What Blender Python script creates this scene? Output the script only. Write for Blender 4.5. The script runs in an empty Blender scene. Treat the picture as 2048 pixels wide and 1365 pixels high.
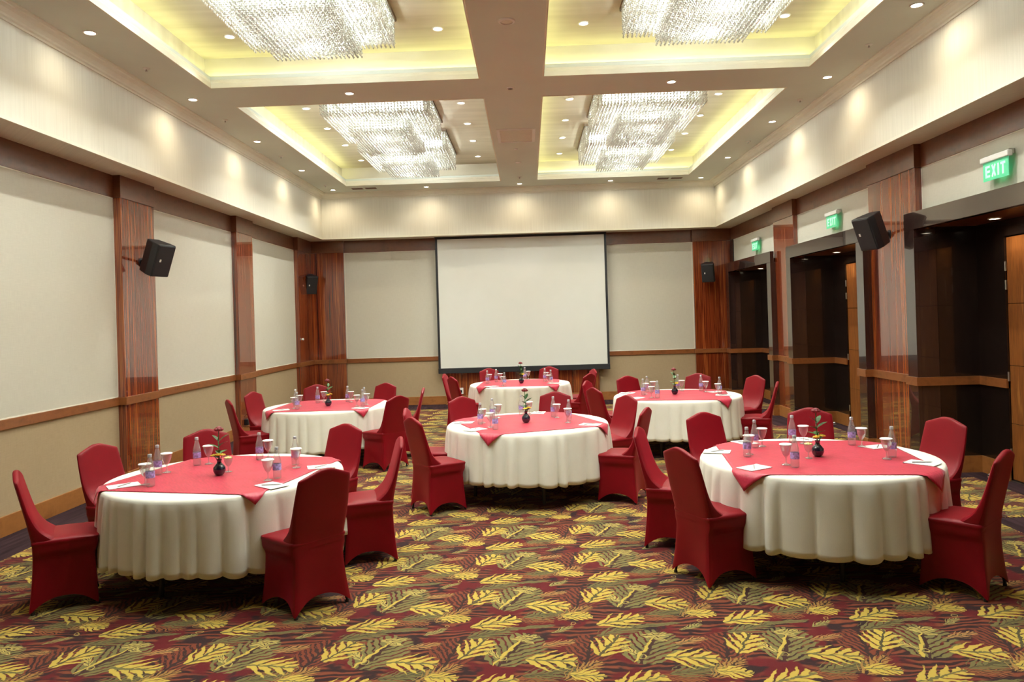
import bpy, bmesh, math, random
from mathutils import Vector, Matrix
random.seed(7)
SC = bpy.context.scene
COL = SC.collection
PI = math.pi

# ------------------------------------------------------------------ camera
F_PX, CX, CY = 1505.1, 1026.7, 632.6
YAW, PITCH, ROLL = -0.0203, 0.0030, -0.0300
cam_d = bpy.data.cameras.new('camera'); cam = bpy.data.objects.new('camera', cam_d)
COL.objects.link(cam)
cam_d.sensor_width = 36.0; cam_d.sensor_fit = 'HORIZONTAL'
cam_d.lens = F_PX * 36.0 / 2048.0
cam_d.shift_x = (1024.0 - CX) / 2048.0
cam_d.shift_y = (CY - 682.5) / 2048.0
cam_d.clip_start = 0.05; cam_d.clip_end = 100
sy, cyw = math.sin(YAW), math.cos(YAW); sp, cp = math.sin(PITCH), math.cos(PITCH)
U = Vector((cyw, -sy, 0)); D0 = Vector((sy, cyw, 0))
FWD = D0 * cp + Vector((0, 0, 1)) * sp
DN = -(Vector((0, 0, 1)) * cp - D0 * sp)
RGT = U * math.cos(ROLL) - DN * math.sin(ROLL)
DWN = U * math.sin(ROLL) + DN * math.cos(ROLL)
mw = Matrix.Identity(4)
for i in range(3):
    mw[i][0] = RGT[i]; mw[i][1] = -DWN[i]; mw[i][2] = -FWD[i]
mw[2][3] = 1.9
cam.matrix_world = mw
SC.camera = cam

# ------------------------------------------------------------------ world, exposure
w = bpy.data.worlds.new('world'); SC.world = w; w.use_nodes = True
w.node_tree.nodes['Background'].inputs[0].default_value = (1, 0.97, 0.92, 1)
w.node_tree.nodes['Background'].inputs[1].default_value = 0.02
SC.view_settings.view_transform = 'Standard'
SC.view_settings.look = 'None'
SC.view_settings.exposure = 0.25
SC.view_settings.gamma = 1.0
SC.view_settings.use_curve_mapping = False
cy_ = SC.cycles
cy_.max_bounces = 6; cy_.diffuse_bounces = 3; cy_.glossy_bounces = 3; cy_.transmission_bounces = 6; cy_.transparent_max_bounces = 16
cy_.caustics_reflective = False; cy_.caustics_refractive = False; cy_.sample_clamp_indirect = 6.0
cy_.use_adaptive_sampling = True; cy_.adaptive_threshold = 0.15

# power of the room's lamps (watts); tuned here
P_CHAND = 17.0      # each of the lamps in a chandelier
FILL_STR = 1.1     # glowing panel added above the crystals for even fill light
P_WALL = 13.0       # wall-washing downlights
P_COFFER = 84.0    # downlights in the coffers
P_RECESS = 3.5
COVE_STR = 9.0
WARM = (1.0, 0.84, 0.58)
WHITE = (0.94, 1.0, 0.95)

# ------------------------------------------------------------------ room numbers
XW, XR, YW = -4.975, 4.58, 17.02          # lower walls
XUL, XUR, YUB = -4.51, 4.15, 16.53        # bulkhead faces
YB = -1.6                                  # wall behind the camera
ZS, ZC, ZI = 3.77, 4.777, 5.17
ZRB, ZR, ZBB, ZP = 0.995, 1.09, 0.187, 3.50
XA, XB_, XC_, XD = -3.743, -0.498, 0.258, 3.416
COFY = [(3.065, 8.972), (9.778, 15.685)]

# ------------------------------------------------------------------ materials
class NT:
    def __init__(s, name):
        s.m = bpy.data.materials.new(name); s.m.use_nodes = True
        s.t = s.m.node_tree; s.n = s.t.nodes; s.l = s.t.links
        s.b = s.n['Principled BSDF']
    def put(s, sock, v):
        if hasattr(v, 'is_output'): s.l.new(v, sock)
        elif v is not None: sock.default_value = v
    def math(s, op, a, b=None, c=None, clamp=False):
        nd = s.n.new('ShaderNodeMath'); nd.operation = op; nd.use_clamp = clamp
        for i, v in enumerate((a, b, c)):
            if v is not None: s.put(nd.inputs[i], v)
        return nd.outputs[0]
    def mix(s, fac, a, b):
        nd = s.n.new('ShaderNodeMix'); nd.data_type = 'RGBA'
        s.put(nd.inputs[0], fac); s.put(nd.inputs[6], a); s.put(nd.inputs[7], b)
        return nd.outputs[2]
    def pos(s):
        g = s.n.new('ShaderNodeNewGeometry'); x = s.n.new('ShaderNodeSeparateXYZ')
        s.l.new(g.outputs['Position'], x.inputs[0]); return g.outputs['Position'], x.outputs
    def obj(s):
        g = s.n.new('ShaderNodeTexCoord'); return g.outputs['Object']
    def vec(s, x, y, z):
        c = s.n.new('ShaderNodeCombineXYZ')
        for i, v in enumerate((x, y, z)): s.put(c.inputs[i], v)
        return c.outputs[0]
    def mapping(s, v, scale=(1, 1, 1), loc=(0, 0, 0)):
        m = s.n.new('ShaderNodeMapping'); s.l.new(v, m.inputs[0])
        m.inputs['Scale'].default_value = scale; m.inputs['Location'].default_value = loc
        return m.outputs[0]
    def noise(s, v, scale=5, detail=3, rough=0.5, out=0):
        n = s.n.new('ShaderNodeTexNoise'); s.put(n.inputs['Vector'], v)
        n.inputs['Scale'].default_value = scale; n.inputs['Detail'].default_value = detail
        n.inputs['Roughness'].default_value = rough
        return n.outputs[out]
    def ramp(s, fac, stops):
        r = s.n.new('ShaderNodeValToRGB'); s.put(r.inputs[0], fac)
        e = r.color_ramp.elements
        while len(e) < len(stops): e.new(0.5)
        for i, (p, c) in enumerate(stops): e[i].position = p; e[i].color = (*c, 1)
        return r.outputs[0]
    def bump(s, h, strength=0.2, dist=0.01):
        b = s.n.new('ShaderNodeBump'); s.l.new(h, b.inputs['Height'])
        b.inputs['Strength'].default_value = strength; b.inputs['Distance'].default_value = dist
        s.l.new(b.outputs[0], s.b.inputs['Normal'])
    def set(s, **k):
        nm = dict(col='Base Color', rough='Roughness', metal='Metallic', spec='Specular IOR Level', coat='Coat Weight',
                  coatr='Coat Roughness', sheen='Sheen Weight', trans='Transmission Weight', ior='IOR', emit='Emission Color', es='Emission Strength')
        for a, v in k.items():
            if isinstance(v, tuple) and len(v) == 3: v = (*v, 1)
            s.put(s.b.inputs[nm[a]], v)
        return s

def lin(r, g, b):
    f = lambda c: (c / 255 / 12.92) if c / 255 <= 0.04045 else ((c / 255 + 0.055) / 1.055) ** 2.4
    return (f(r), f(g), f(b))

MAT = {}
def plain(name, col, rough=0.5, var=0.06, scale=8, **k):
    t = NT(name); c = Vector(col)
    n = t.noise(t.obj(), scale, 2)
    t.set(col=t.ramp(n, [(0.3, tuple(c * (1 - var))), (0.7, tuple(c * (1 + var)))]), rough=rough, **k)
    MAT[name] = t.m; return t
def wood(name, stops, rough, sx=14, sz=0.35, coat=0.0, warp=0.25, coatr=0.03, scale=1.0, detail=4):
    t = NT(name); p, x = t.pos()
    s = t.math('ADD', x[0], x[1])
    wv = t.noise(t.mapping(p, (2.2, 2.2, 0.9)), 1.0, 2)
    s2 = t.math('ADD', s, t.math('MULTIPLY', wv, warp * 0.12))
    v = t.vec(t.math('MULTIPLY', s2, sx), 0.0, t.math('MULTIPLY', x[2], sz))
    n = t.noise(v, scale, detail, 0.62)
    fine = t.noise(t.vec(t.math('MULTIPLY', s2, sx * 9), 0.0, t.math('MULTIPLY', x[2], 1.5)), 1, 2)
    f = t.math('ADD', t.math('MULTIPLY', n, 0.85), t.math('MULTIPLY', fine, 0.15))
    t.set(col=t.ramp(f, stops), rough=rough, coat=coat, coatr=coatr)
    t.b.inputs['Coat IOR'].default_value = 1.7
    MAT[name] = t.m; return t
wood('veneer_red', [(0.38, lin(72, 23, 12)), (0.44, lin(124, 50, 24)), (0.48, lin(138, 62, 28)), (0.515, lin(88, 30, 15)), (0.55, lin(136, 58, 27)), (0.585, lin(170, 94, 44)), (0.63, lin(118, 50, 24))], 0.22, coat=1.0, coatr=0.02, sx=15, sz=0.25, detail=3)
wood('veneer_orange', [(0.34, lin(92, 50, 22)), (0.45, lin(140, 84, 38)), (0.53, lin(116, 66, 30)), (0.6, lin(162, 106, 52)), (0.68, lin(134, 80, 38))], 0.35, sx=8, sz=0.9, warp=0.6)
wood('wenge', [(0.36, lin(15, 9, 8)), (0.48, lin(30, 20, 16)), (0.56, lin(18, 12, 11)), (0.66, lin(42, 30, 22))], 0.25, coat=0.5, coatr=0.06, sx=26)
wood('lacquer_dark', [(0.3, lin(34, 22, 20)), (0.7, lin(58, 40, 36))], 0.2, coat=1.0, coatr=0.015, sx=12)
wood('frieze_brown', [(0.3, lin(84, 46, 28)), (0.5, lin(112, 64, 40)), (0.7, lin(96, 54, 34))], 0.3, sx=3, sz=6, coat=0.3, coatr=0.15)
wood('rail_brown', [(0.3, lin(104, 60, 30)), (0.5, lin(140, 84, 44)), (0.7, lin(122, 70, 36))], 0.35, sx=4, sz=8, coat=0.2, coatr=0.15)
wood('baseboard_brown', [(0.3, lin(128, 78, 36)), (0.5, lin(158, 102, 52)), (0.7, lin(142, 90, 44))], 0.4, sx=4, sz=8)

def fabric_wall(name, c0, c1, rough=0.9):
    t = NT(name); p, x = t.pos()
    s = t.math('ADD', x[0], x[1])
    a = t.noise(t.vec(t.math('MULTIPLY', s, 160), 0, t.math('MULTIPLY', x[2], 9)), 1, 2)
    b = t.noise(t.vec(t.math('MULTIPLY', s, 9), 0, t.math('MULTIPLY', x[2], 160)), 1, 2)
    f = t.math('MULTIPLY', t.math('ADD', a, b), 0.5)
    t.set(col=t.ramp(f, [(0.3, c0), (0.7, c1)]), rough=rough, spec=0.2)
    t.bump(f, 0.15, 0.002); MAT[name] = t.m
fabric_wall('panel_cream', (0.57, 0.545, 0.46), (0.64, 0.615, 0.52))
fabric_wall('panel_tan', (0.38, 0.285, 0.17), (0.45, 0.34, 0.21))
t = NT('wall_cream'); p, x = t.pos()
s = t.math('ADD', x[0], x[1])
a = t.noise(t.vec(t.math('MULTIPLY', s, 60), 0, t.math('MULTIPLY', x[2], 1.2)), 1, 3)
t.set(col=t.ramp(a, [(0.3, (0.69, 0.67, 0.575)), (0.7, (0.76, 0.74, 0.64))]), rough=0.7, spec=0.25); MAT['wall_cream'] = t.m
plain('plaster_white', (0.77, 0.75, 0.63), 0.6, 0.02)
plain('ceiling_tan', (0.67, 0.72, 0.655), 0.7, 0.02, 2)
t = NT('coffer_paint'); p, x = t.pos()
a = t.noise(t.mapping(p, (0.6, 7, 1)), 1, 3)
t.set(col=t.ramp(a, [(0.35, (0.60, 0.55, 0.42)), (0.65, (0.70, 0.65, 0.51))]), rough=0.5); MAT['coffer_paint'] = t.m
plain('bead_white', (0.82, 0.79, 0.68), 0.6, 0.02)
plain('metal_black', (0.012, 0.012, 0.014), 0.4, 0.1)
plain('plastic_black', (0.010, 0.011, 0.014), 0.45, 0.2, 30)
t = plain('grille_black', (0.012, 0.013, 0.016), 0.6, 0.3, 300)
plain('metal_steel', (0.55, 0.54, 0.52), 0.28, 0.03, metal=1.0)
plain('white_plastic', (0.78, 0.77, 0.73), 0.45, 0.02)
plain('slot_dark', (0.16, 0.11, 0.07), 0.8, 0.1)
plain('grille_beige', (0.74, 0.72, 0.62), 0.6, 0.04, 40)
plain('screen_white', (0.72, 0.73, 0.68), 0.85, 0.01, 3)
plain('screen_black', (0.012, 0.013, 0.016), 0.6, 0.1)
def glow(name, col, st):
    t = NT(name); n = t.noise(t.obj(), 6, 1)
    t.set(col=(0.8, 0.8, 0.75), emit=t.ramp(n, [(0.2, col), (0.8, tuple(min(1, c * 1.03) for c in col))]), es=st); MAT[name] = t.m
glow('lamp_glow', (1.0, 0.90, 0.70), 14.0)
glow('bulb_glow', (1.0, 0.95, 0.84), 30.0)
glow('cove_glow', (0.96, 1.0, 0.42), COVE_STR)
glow('fill_glow', (0.96, 1.0, 0.94), FILL_STR)
for nm_, c_, st_ in (('exit_green', (0.10, 0.62, 0.32), 0.22), ('exit_white', (0.50, 0.90, 0.66), 0.42)):
    t = NT(nm_); t.set(col=c_, rough=0.4, emit=t.ramp(t.noise(t.obj(), 6, 1), [(0.2, c_), (0.8, tuple(v_ * 1.05 for v_ in c_))]), es=st_); MAT[nm_] = t.m
for nm_ in ('lamp_glow', 'bulb_glow', 'exit_green', 'exit_white'):      # tiny faces: found by bounced rays, not sampled one by one
    MAT[nm_].cycles.emission_sampling = 'NONE'
def cloth(name, c0, c1, rough, sheen, sc=220, **k):
    t = NT(name)
    n = t.noise(t.mapping(t.obj(), (1, 1, 1)), sc, 2)
    n2 = t.noise(t.obj(), 5, 2)
    f = t.math('ADD', t.math('MULTIPLY', n, 0.5), t.math('MULTIPLY', n2, 0.5))
    t.set(col=t.ramp(f, [(0.35, c0), (0.65, c1)]), rough=rough, sheen=sheen, spec=0.25 if name != 'chair_red' else 0.22, **k)
    t.bump(n, 0.1, 0.001); MAT[name] = t.m
cloth('chair_red', (0.165, 0.0008, 0.005), (0.205, 0.0012, 0.007), 0.44, 0.25)
bq = MAT['chair_red'].node_tree.nodes['Principled BSDF'].inputs; bq['Sheen Tint'].default_value = (1, 0.06, 0.12, 1); bq['Sheen Roughness'].default_value = 0.4
cloth('cloth_white', (0.74, 0.72, 0.62), (0.80, 0.78, 0.68), 0.8, 0.1)
t = NT('overlay_red'); n = t.noise(t.mapping(t.obj(), (6, 40, 1)), 1.5, 3); n2 = t.noise(t.obj(), 60, 3, 0.7)
f = t.math('ADD', t.math('MULTIPLY', n, 0.5), t.math('MULTIPLY', n2, 0.5))
t.set(col=t.ramp(f, [(0.38, (0.40, 0.009, 0.032)), (0.62, (0.55, 0.028, 0.068))]), rough=0.42, sheen=0.12, spec=0.5)
t.bump(f, 0.3, 0.003); MAT['overlay_red'] = t.m
t = NT('clear_glass')
tp = t.n.new('ShaderNodeBsdfTransparent'); tp.inputs[0].default_value = (0.93, 0.96, 0.95, 1)
gl = t.n.new('ShaderNodeBsdfGlossy'); gl.inputs['Roughness'].default_value = 0.03
df = t.n.new('ShaderNodeBsdfDiffuse'); t.l.new(t.ramp(t.noise(t.obj(), 30, 1), [(0.3, (0.8, 0.85, 0.85)), (0.7, (0.9, 0.94, 0.93))]), df.inputs[0])
lw = t.n.new('ShaderNodeLayerWeight'); lw.inputs[0].default_value = 0.35
a1 = t.n.new('ShaderNodeMixShader'); a1.inputs[0].default_value = 0.16
t.l.new(tp.outputs[0], a1.inputs[1]); t.l.new(df.outputs[0], a1.inputs[2])
a2 = t.n.new('ShaderNodeMixShader'); t.l.new(t.math('MULTIPLY', lw.outputs['Facing'], 0.75), a2.inputs[0])
t.l.new(a1.outputs[0], a2.inputs[1]); t.l.new(gl.outputs[0], a2.inputs[2])
t.l.new(a2.outputs[0], t.n['Material Output'].inputs['Surface']); MAT['clear_glass'] = t.m
plain('label_purple', (0.36, 0.32, 0.66), 0.5, 0.5, 60)
plain('cap_silver', (0.60, 0.62, 0.66), 0.3, 0.05, metal=0.6)
plain('paper_white', (0.83, 0.82, 0.78), 0.8, 0.02)
plain('pen_grey', (0.42, 0.40, 0.38), 0.4, 0.1)
plain('vase_navy', (0.006, 0.007, 0.022), 0.08, 0.2, coat=1.0)
plain('rose_red', (0.16, 0.006, 0.010), 0.6, 0.4, 90)
plain('leaf_green', (0.05, 0.17, 0.035), 0.45, 0.4, 60)
plain('bloom_yellow', (0.72, 0.50, 0.04), 0.6, 0.2, 90)
plain('bloom_cream', (0.72, 0.68, 0.26), 0.6, 0.2, 90)
# crystal: bright facets, part mirror, part lets the lamps' light through
t = NT('crystal'); nt = t.t
gl = t.n.new('ShaderNodeBsdfGlossy'); gl.inputs['Roughness'].default_value = 0.12
tr = t.n.new('ShaderNodeBsdfTranslucent'); di = t.n.new('ShaderNodeBsdfDiffuse')
cn = t.ramp(t.noise(t.obj(), 90, 1), [(0.3, (0.72, 0.72, 0.66)), (0.7, (0.97, 0.97, 0.92))])
for q in (gl, tr, di): t.l.new(cn, q.inputs[0])
m1 = t.n.new('ShaderNodeMixShader'); m2 = t.n.new('ShaderNodeMixShader')
m1.inputs[0].default_value = 0.45; m2.inputs[0].default_value = 0.18
t.l.new(di.outputs[0], m1.inputs[1]); t.l.new(tr.outputs[0], m1.inputs[2])
t.l.new(m1.outputs[0], m2.inputs[1]); t.l.new(gl.outputs[0], m2.inputs[2])
t.l.new(m2.outputs[0], t.n['Material Output'].inputs['Surface']); MAT['crystal'] = t.m

# carpet: leaves printed on a repeating tile, all in nodes
def carpet():
    t = NT('carpet_floral'); p, x = t.pos(); M = t.math
    TX, TY = 0.775, 0.79
    wob = t.noise(p, 17, 2, 0.5, 1); ws = t.n.new('ShaderNodeSeparateXYZ'); t.l.new(wob, ws.inputs[0])
    px = M('ADD', x[0], M('MULTIPLY', M('SUBTRACT', ws.outputs[0], 0.5), 0.055))
    py = M('ADD', x[1], M('MULTIPLY', M('SUBTRACT', ws.outputs[1], 0.5), 0.055))
    def local(cx, cy):
        return (M('WRAP', M('SUBTRACT', px, cx), TX / 2, -TX / 2), M('WRAP', M('SUBTRACT', py, cy), TY / 2, -TY / 2))
    def rot(cx, cy, ang):
        dx, dy = local(cx, cy); c, s_ = math.cos(math.radians(ang)), math.sin(math.radians(ang))
        a = M('MULTIPLY_ADD', dx, c, M('MULTIPLY', dy, s_)); b = M('MULTIPLY_ADD', dx, -s_, M('MULTIPLY', dy, c))
        return a, b
    # ground: rust / dark wavy stripes with maroon patches
    wv = t.n.new('ShaderNodeTexWave'); wv.inputs['Scale'].default_value = 5.2; wv.inputs['Distortion'].default_value = 9.0
    wv.inputs['Detail'].default_value = 2.5; wv.inputs['Detail Scale'].default_value = 1.1; wv.bands_direction = 'Y'
    t.l.new(t.mapping(p, (0.75, 1.15, 1)), wv.inputs['Vector'])
    stripe = t.ramp(wv.outputs[1], [(0.25, lin(44, 22, 23)), (0.45, lin(60, 27, 23)), (0.62, lin(104, 49, 31)), (0.9, lin(116, 58, 36))])
    nz = t.noise(p, 4.6, 2)
    col = t.mix(t.ramp(nz, [(0.50, (0, 0, 0)), (0.58, (1, 1, 1))]), stripe, (*lin(92, 17, 22), 1))
    nz2 = t.noise(t.mapping(p, (1, 1, 1), (7, 3, 0)), 5.5, 3)
    col = t.mix(t.ramp(nz2, [(0.56, (0, 0, 0)), (0.63, (1, 1, 1))]), col, (*lin(44, 24, 26), 1))
    def leaf(col, cx, cy, ang, L, W, n, cL, cD, k=0.55, gap=1.0, line=0.72, pw=0.5, off=0.22, **_):
        a, b = rot(cx, cy, ang)
        tt = M('MULTIPLY_ADD', a, 1.0 / L, 0.5); s_ = M('ABSOLUTE', M('MULTIPLY_ADD', b, 2.0 / W, off))
        env = M('POWER', M('MAXIMUM', M('MULTIPLY', M('MULTIPLY', tt, M('SUBTRACT', 1.0, tt)), 4.0), 0.0001), pw)
        rel = M('DIVIDE', s_, env)
        saw = M('PINGPONG', M('MULTIPLY', M('MULTIPLY_ADD', s_, -k, tt), float(2 * n)), 1.0)
        fing = M('SUBTRACT', M('MULTIPLY_ADD', rel, -gap, 1.12), saw)
        mask = M('MULTIPLY', M('MINIMUM', M('MULTIPLY', fing, 6.0), M('MULTIPLY', M('SUBTRACT', 1.0, rel), 10.0)), 1.0, clamp=True)
        mask = M('MULTIPLY', mask, M('COMPARE', tt, 0.5, 0.5))
        vein = M('MAXIMUM', M('MULTIPLY', M('SUBTRACT', saw, line), 6.0, clamp=True), M('LESS_THAN', s_, 0.06))
        return t.mix(mask, col, t.mix(vein, (*cL, 1), (*cD, 1)))
    def ring(col, cx, cy, r, wd, c):
        dx, dy = local(cx, cy); d = M('SQRT', M('ADD', M('MULTIPLY', dx, dx), M('MULTIPLY', dy, dy)))
        m_ = M('MULTIPLY', M('SUBTRACT', wd, M('ABSOLUTE', M('SUBTRACT', d, r))), 250.0, clamp=True)
        return t.mix(m_, col, (*c, 1))
    YE, YL, OL, OD, DK, TN = lin(184, 158, 68), lin(174, 154, 82), lin(104, 96, 56), lin(78, 70, 44), lin(48, 30, 28), lin(156, 116, 66)
    col = leaf(col, -0.024, 4.74, -9, 0.26, 0.14, 6, lin(128, 76, 42), lin(84, 40, 30))
    col = leaf(col, -0.52, 4.30, 78, 0.40, 0.30, 7, lin(114, 54, 34), DK, gap=0.3, line=0.45)
    col = leaf(col, 0.058, 4.04, 15, 0.30, 0.20, 6, OL, OD)
    col = leaf(col, -0.283, 4.56, 24, 0.34, 0.18, 5, OL, OD)
    col = leaf(col, -0.036, 4.62, 8, 0.28, 0.05, 3, OL, OD, gap=0.2)
    col = leaf(col, 0.225, 4.05, 45, 0.30, 0.16, 6, lin(150, 112, 58), DK, gap=1.0)
    col = leaf(col, -0.172, 4.33, 68, 0.46, 0.36, 7, lin(112, 104, 60), lin(60, 34, 30), gap=0.55, line=0.6)
    col = leaf(col, -0.180, 4.28, 64, 0.36, 0.022, 1, YE, YE, gap=0.0)
    col = leaf(col, -0.09, 4.42, 150, 0.16, 0.05, 3, YL, OD)
    col = leaf(col, -0.27, 4.27, 120, 0.15, 0.07, 3, YL, OD)
    col = leaf(col, -0.626, 4.58, 35, 0.17, 0.07, 4, lin(140, 132, 74), OD)
    col = leaf(col, 0.107, 4.39, 17, 0.21, 0.10, 4, TN, OD)
    col = leaf(col, -0.082, 4.48, 5, 0.17, 0.09, 4, YL, DK)
    col = leaf(col, -0.394, 4.35, 62, 0.30, 0.26, 4, YE, OD, gap=0.95)
    col = leaf(col, -0.519, 4.79, -8, 0.19, 0.15, 4, YE, OL, gap=0.6)
    col = leaf(col, -0.270, 4.715, 22, 0.33, 0.25, 4, YE, OL)
    col = leaf(col, 0.078, 4.19, -8, 0.30, 0.27, 4, YE, OL)
    col = ring(col, -0.20, 4.19, 0.022, 0.005, YL); col = ring(col, -0.56, 4.66, 0.016, 0.004, YL)
    pile = t.noise(p, 420, 2)
    dk = t.n.new('ShaderNodeMix'); dk.data_type = 'RGBA'; dk.blend_type = 'MULTIPLY'; dk.inputs[0].default_value = 0.35
    t.l.new(col, dk.inputs[6]); t.l.new(t.ramp(pile, [(0.3, (0.55, 0.55, 0.55)), (0.7, (1, 1, 1))]), dk.inputs[7])
    t.set(col=dk.outputs[2], rough=0.95, spec=0.1, sheen=0.1)
    t.bump(pile, 0.3, 0.004); MAT['carpet_floral'] = t.m
carpet()
t = NT('carpet_border'); p, x = t.pos()
n = t.noise(t.mapping(p, (14, 1.2, 1)), 1.2, 3)
t.set(col=t.ramp(n, [(0.35, lin(40, 26, 30)), (0.65, lin(62, 44, 48))]), rough=0.95, spec=0.1)
t.bump(t.noise(p, 420, 2), 0.3, 0.004); MAT['carpet_border'] = t.m

# ------------------------------------------------------------------ mesh helpers
def box(bm, x0, x1, y0, y1, z0, z1, mtx=None):
    v = [Vector((x, y, z)) for z in (z0, z1) for y in (y0, y1) for x in (x0, x1)]
    if mtx is not None: v = [mtx @ q for q in v]
    v = [bm.verts.new(q) for q in v]
    for f in ((0, 2, 3, 1), (4, 5, 7, 6), (0, 1, 5, 4), (2, 6, 7, 3), (0, 4, 6, 2), (1, 3, 7, 5)):
        bm.faces.new([v[i] for i in f])
def tube(bm, p0, p1, r0, r1=None, seg=10, caps=True):
    p0, p1 = Vector(p0), Vector(p1); r1 = r0 if r1 is None else r1
    d = (p1 - p0).normalized(); a = d.orthogonal().normalized(); b = d.cross(a)
    A = []; B = []
    for i in range(seg):
        th = 2 * PI * i / seg; o = a * math.cos(th) + b * math.sin(th)
        A.append(bm.verts.new(p0 + o * r0)); B.append(bm.verts.new(p1 + o * r1))
    for i in range(seg):
        j = (i + 1) % seg; bm.faces.new((A[i], A[j], B[j], B[i]))
    if caps: bm.faces.new(A[::-1]); bm.faces.new(B)
def lathe(bm, prof, seg=20, c=(0, 0, 0), close=True):
    c = Vector(c); R = []
    for r, z in prof:
        if r < 1e-6: R.append([bm.verts.new(c + Vector((0, 0, z)))])
        else: R.append([bm.verts.new(c + Vector((r * math.cos(2 * PI * i / seg), r * math.sin(2 * PI * i / seg), z))) for i in range(seg)])
    for a, b in zip(R, R[1:]):
        for i in range(seg):
            j = (i + 1) % seg
            if len(a) == 1 and len(b) == 1: continue
            if len(a) == 1: bm.faces.new((a[0], b[j], b[i]))
            elif len(b) == 1: bm.faces.new((a[i], a[j], b[0]))
            else: bm.faces.new((a[i], a[j], b[j], b[i]))
def blob(bm, c, r, sq=(1, 1, 1), sub=2, jit=0.0):
    res = bmesh.ops.create_icosphere(bm, subdivisions=sub, radius=1.0)
    for v in res['verts']:
        k = 1 + random.uniform(-jit, jit)
        v.co = Vector(c) + Vector((v.co.x * r * sq[0] * k, v.co.y * r * sq[1] * k, v.co.z * r * sq[2] * k))
def sweep_frame(bm, x0, x1, y0, y1, prof):
    """closed rectangular sweep: prof = [(offset outwards, z)]"""
    R = [[bm.verts.new((x0 - o, y0 - o, z)), bm.verts.new((x1 + o, y0 - o, z)), bm.verts.new((x1 + o, y1 + o, z)), bm.verts.new((x0 - o, y1 + o, z))] for o, z in prof]
    for a, b in zip(R, R[1:]):
        for i in range(4):
            j = (i + 1) % 4; bm.faces.new((a[i], a[j], b[j], b[i]))
def mk(name, bm, mat, parent=None, smooth=False, bevel=0.0, angle=None):
    bmesh.ops.recalc_face_normals(bm, faces=bm.faces)
    me = bpy.data.meshes.new(name); bm.to_mesh(me); bm.free()
    if smooth:
        for p in me.polygons: p.use_smooth = True
        if angle: me.set_sharp_from_angle(angle=math.radians(angle))
    me.materials.append(MAT[mat])
    o = bpy.data.objects.new(name, me); COL.objects.link(o)
    if parent: o.parent = parent
    if bevel:
        md = o.modifiers.new('bevel', 'BEVEL'); md.width = bevel; md.segments = 2; md.limit_method = 'ANGLE'
    return o
def bmn(): return bmesh.new()
def boxo(name, dims, mat, parent=None, bevel=0.0):
    bm = bmn(); box(bm, *dims); return mk(name, bm, mat, parent, bevel=bevel)
def struct(o): o['kind'] = 'structure'; return o
def thing(name, label, cat, loc=(0, 0, 0), rz=0.0, group=None):
    o = bpy.data.objects.new(name, None); COL.objects.link(o); o.empty_display_size = 0.1
    o.location = loc; o.rotation_euler = (0, 0, rz); tag(o, label, cat, group); return o
def tag(o, label, cat, group=None):
    o['label'] = label; o['category'] = cat
    if group: o['group'] = group
    return o
def dup(o, parent=None):
    c = o.copy(); COL.objects.link(c); c.parent = parent
    for ch in o.children: dup(ch, c)
    return c
def spot(name, loc, power, col, size=110, blend=0.6, radius=0.04, parent=None, aim=None):
    l = bpy.data.lights.new(name, 'SPOT'); l.energy = power; l.color = col
    l.spot_size = math.radians(size); l.spot_blend = blend; l.shadow_soft_size = radius
    o = bpy.data.objects.new(name, l); COL.objects.link(o); o.location = loc
    if parent: o.parent = parent
    return o

# ================================================================== STRUCTURE
# ---- floor
fl = struct(boxo('floor', (-5.2, 5.4, YB - 0.2, 17.2, -0.1, 0.0), 'carpet_border'))
bm = bmn()
def sheet(x0, x1, y0, y1, z=0.004):
    box(bm, x0, x1, y0, y1, 0.0005, z)
sheet(-4.46, 4.02, YB + 0.5, 16.05)
for y0, y1 in ((6.77, 8.37), (10.85, 12.45), (14.65, 16.25)):
    sheet(4.02, 4.83, y0, y1)
mk('carpet', bm, 'carpet_floral', fl)

# ---- left wall
wl = struct(boxo('wall_left', (-5.2, XW - 0.02, YB - 0.2, 17.2, 0, 5.5), 'wall_cream'))
PL = [(1.76, 2.57), (5.38, 6.18), (8.98, 9.79), (12.58, 13.32)]      # pilasters on the left wall
XP = -4.885
def panels_y(parent, xf, sgn, spans, zlo=True):
    for a, b in spans:
        x0, x1 = sorted((xf, xf - sgn * 0.05))
        boxo('upper_panel', (x0, x1, a + 0.012, b - 0.012, ZR + 0.012, ZP - 0.012), 'panel_cream', parent)
        bm = bmn()
        xb = sorted((xf + sgn * 0.004, xf - sgn * 0.05))
        for q in ((a, a + 0.012, ZR, ZP), (b - 0.012, b, ZR, ZP), (a, b, ZR, ZR + 0.012), (a, b, ZP - 0.012, ZP)):
            box(bm, xb[0], xb[1], *q)
        mk('panel_bead', bm, 'bead_white', parent)
        if zlo: boxo('lower_panel', (x0, x1, a, b, ZBB, ZRB), 'panel_tan', parent)
ed = [YB] + [v for p_ in PL for v in p_] + [15.95]
panels_y(wl, XW, 1, [(ed[i], ed[i + 1]) for i in range(0, len(ed), 2)])
boxo('frieze', (XW - 0.05, XW + 0.012, YB, 17.0, ZP, ZS + 0.02), 'frieze_brown', wl)
def pilaster(parent, dims, cap_dims, base=None):
    o = boxo('pilaster', dims, 'veneer_red', parent, bevel=0.004)
    boxo('capital', cap_dims, 'frieze_brown', o, bevel=0.003)
    return o
for a, b in PL + [(15.95, 17.0)]:
    pilaster(wl, (XW - 0.05, XP, a, b, 0, ZP), (XW - 0.05, XP + 0.012, a - 0.012, b + (0.012 if b < 16 else 0), ZP, ZS + 0.01))
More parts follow.
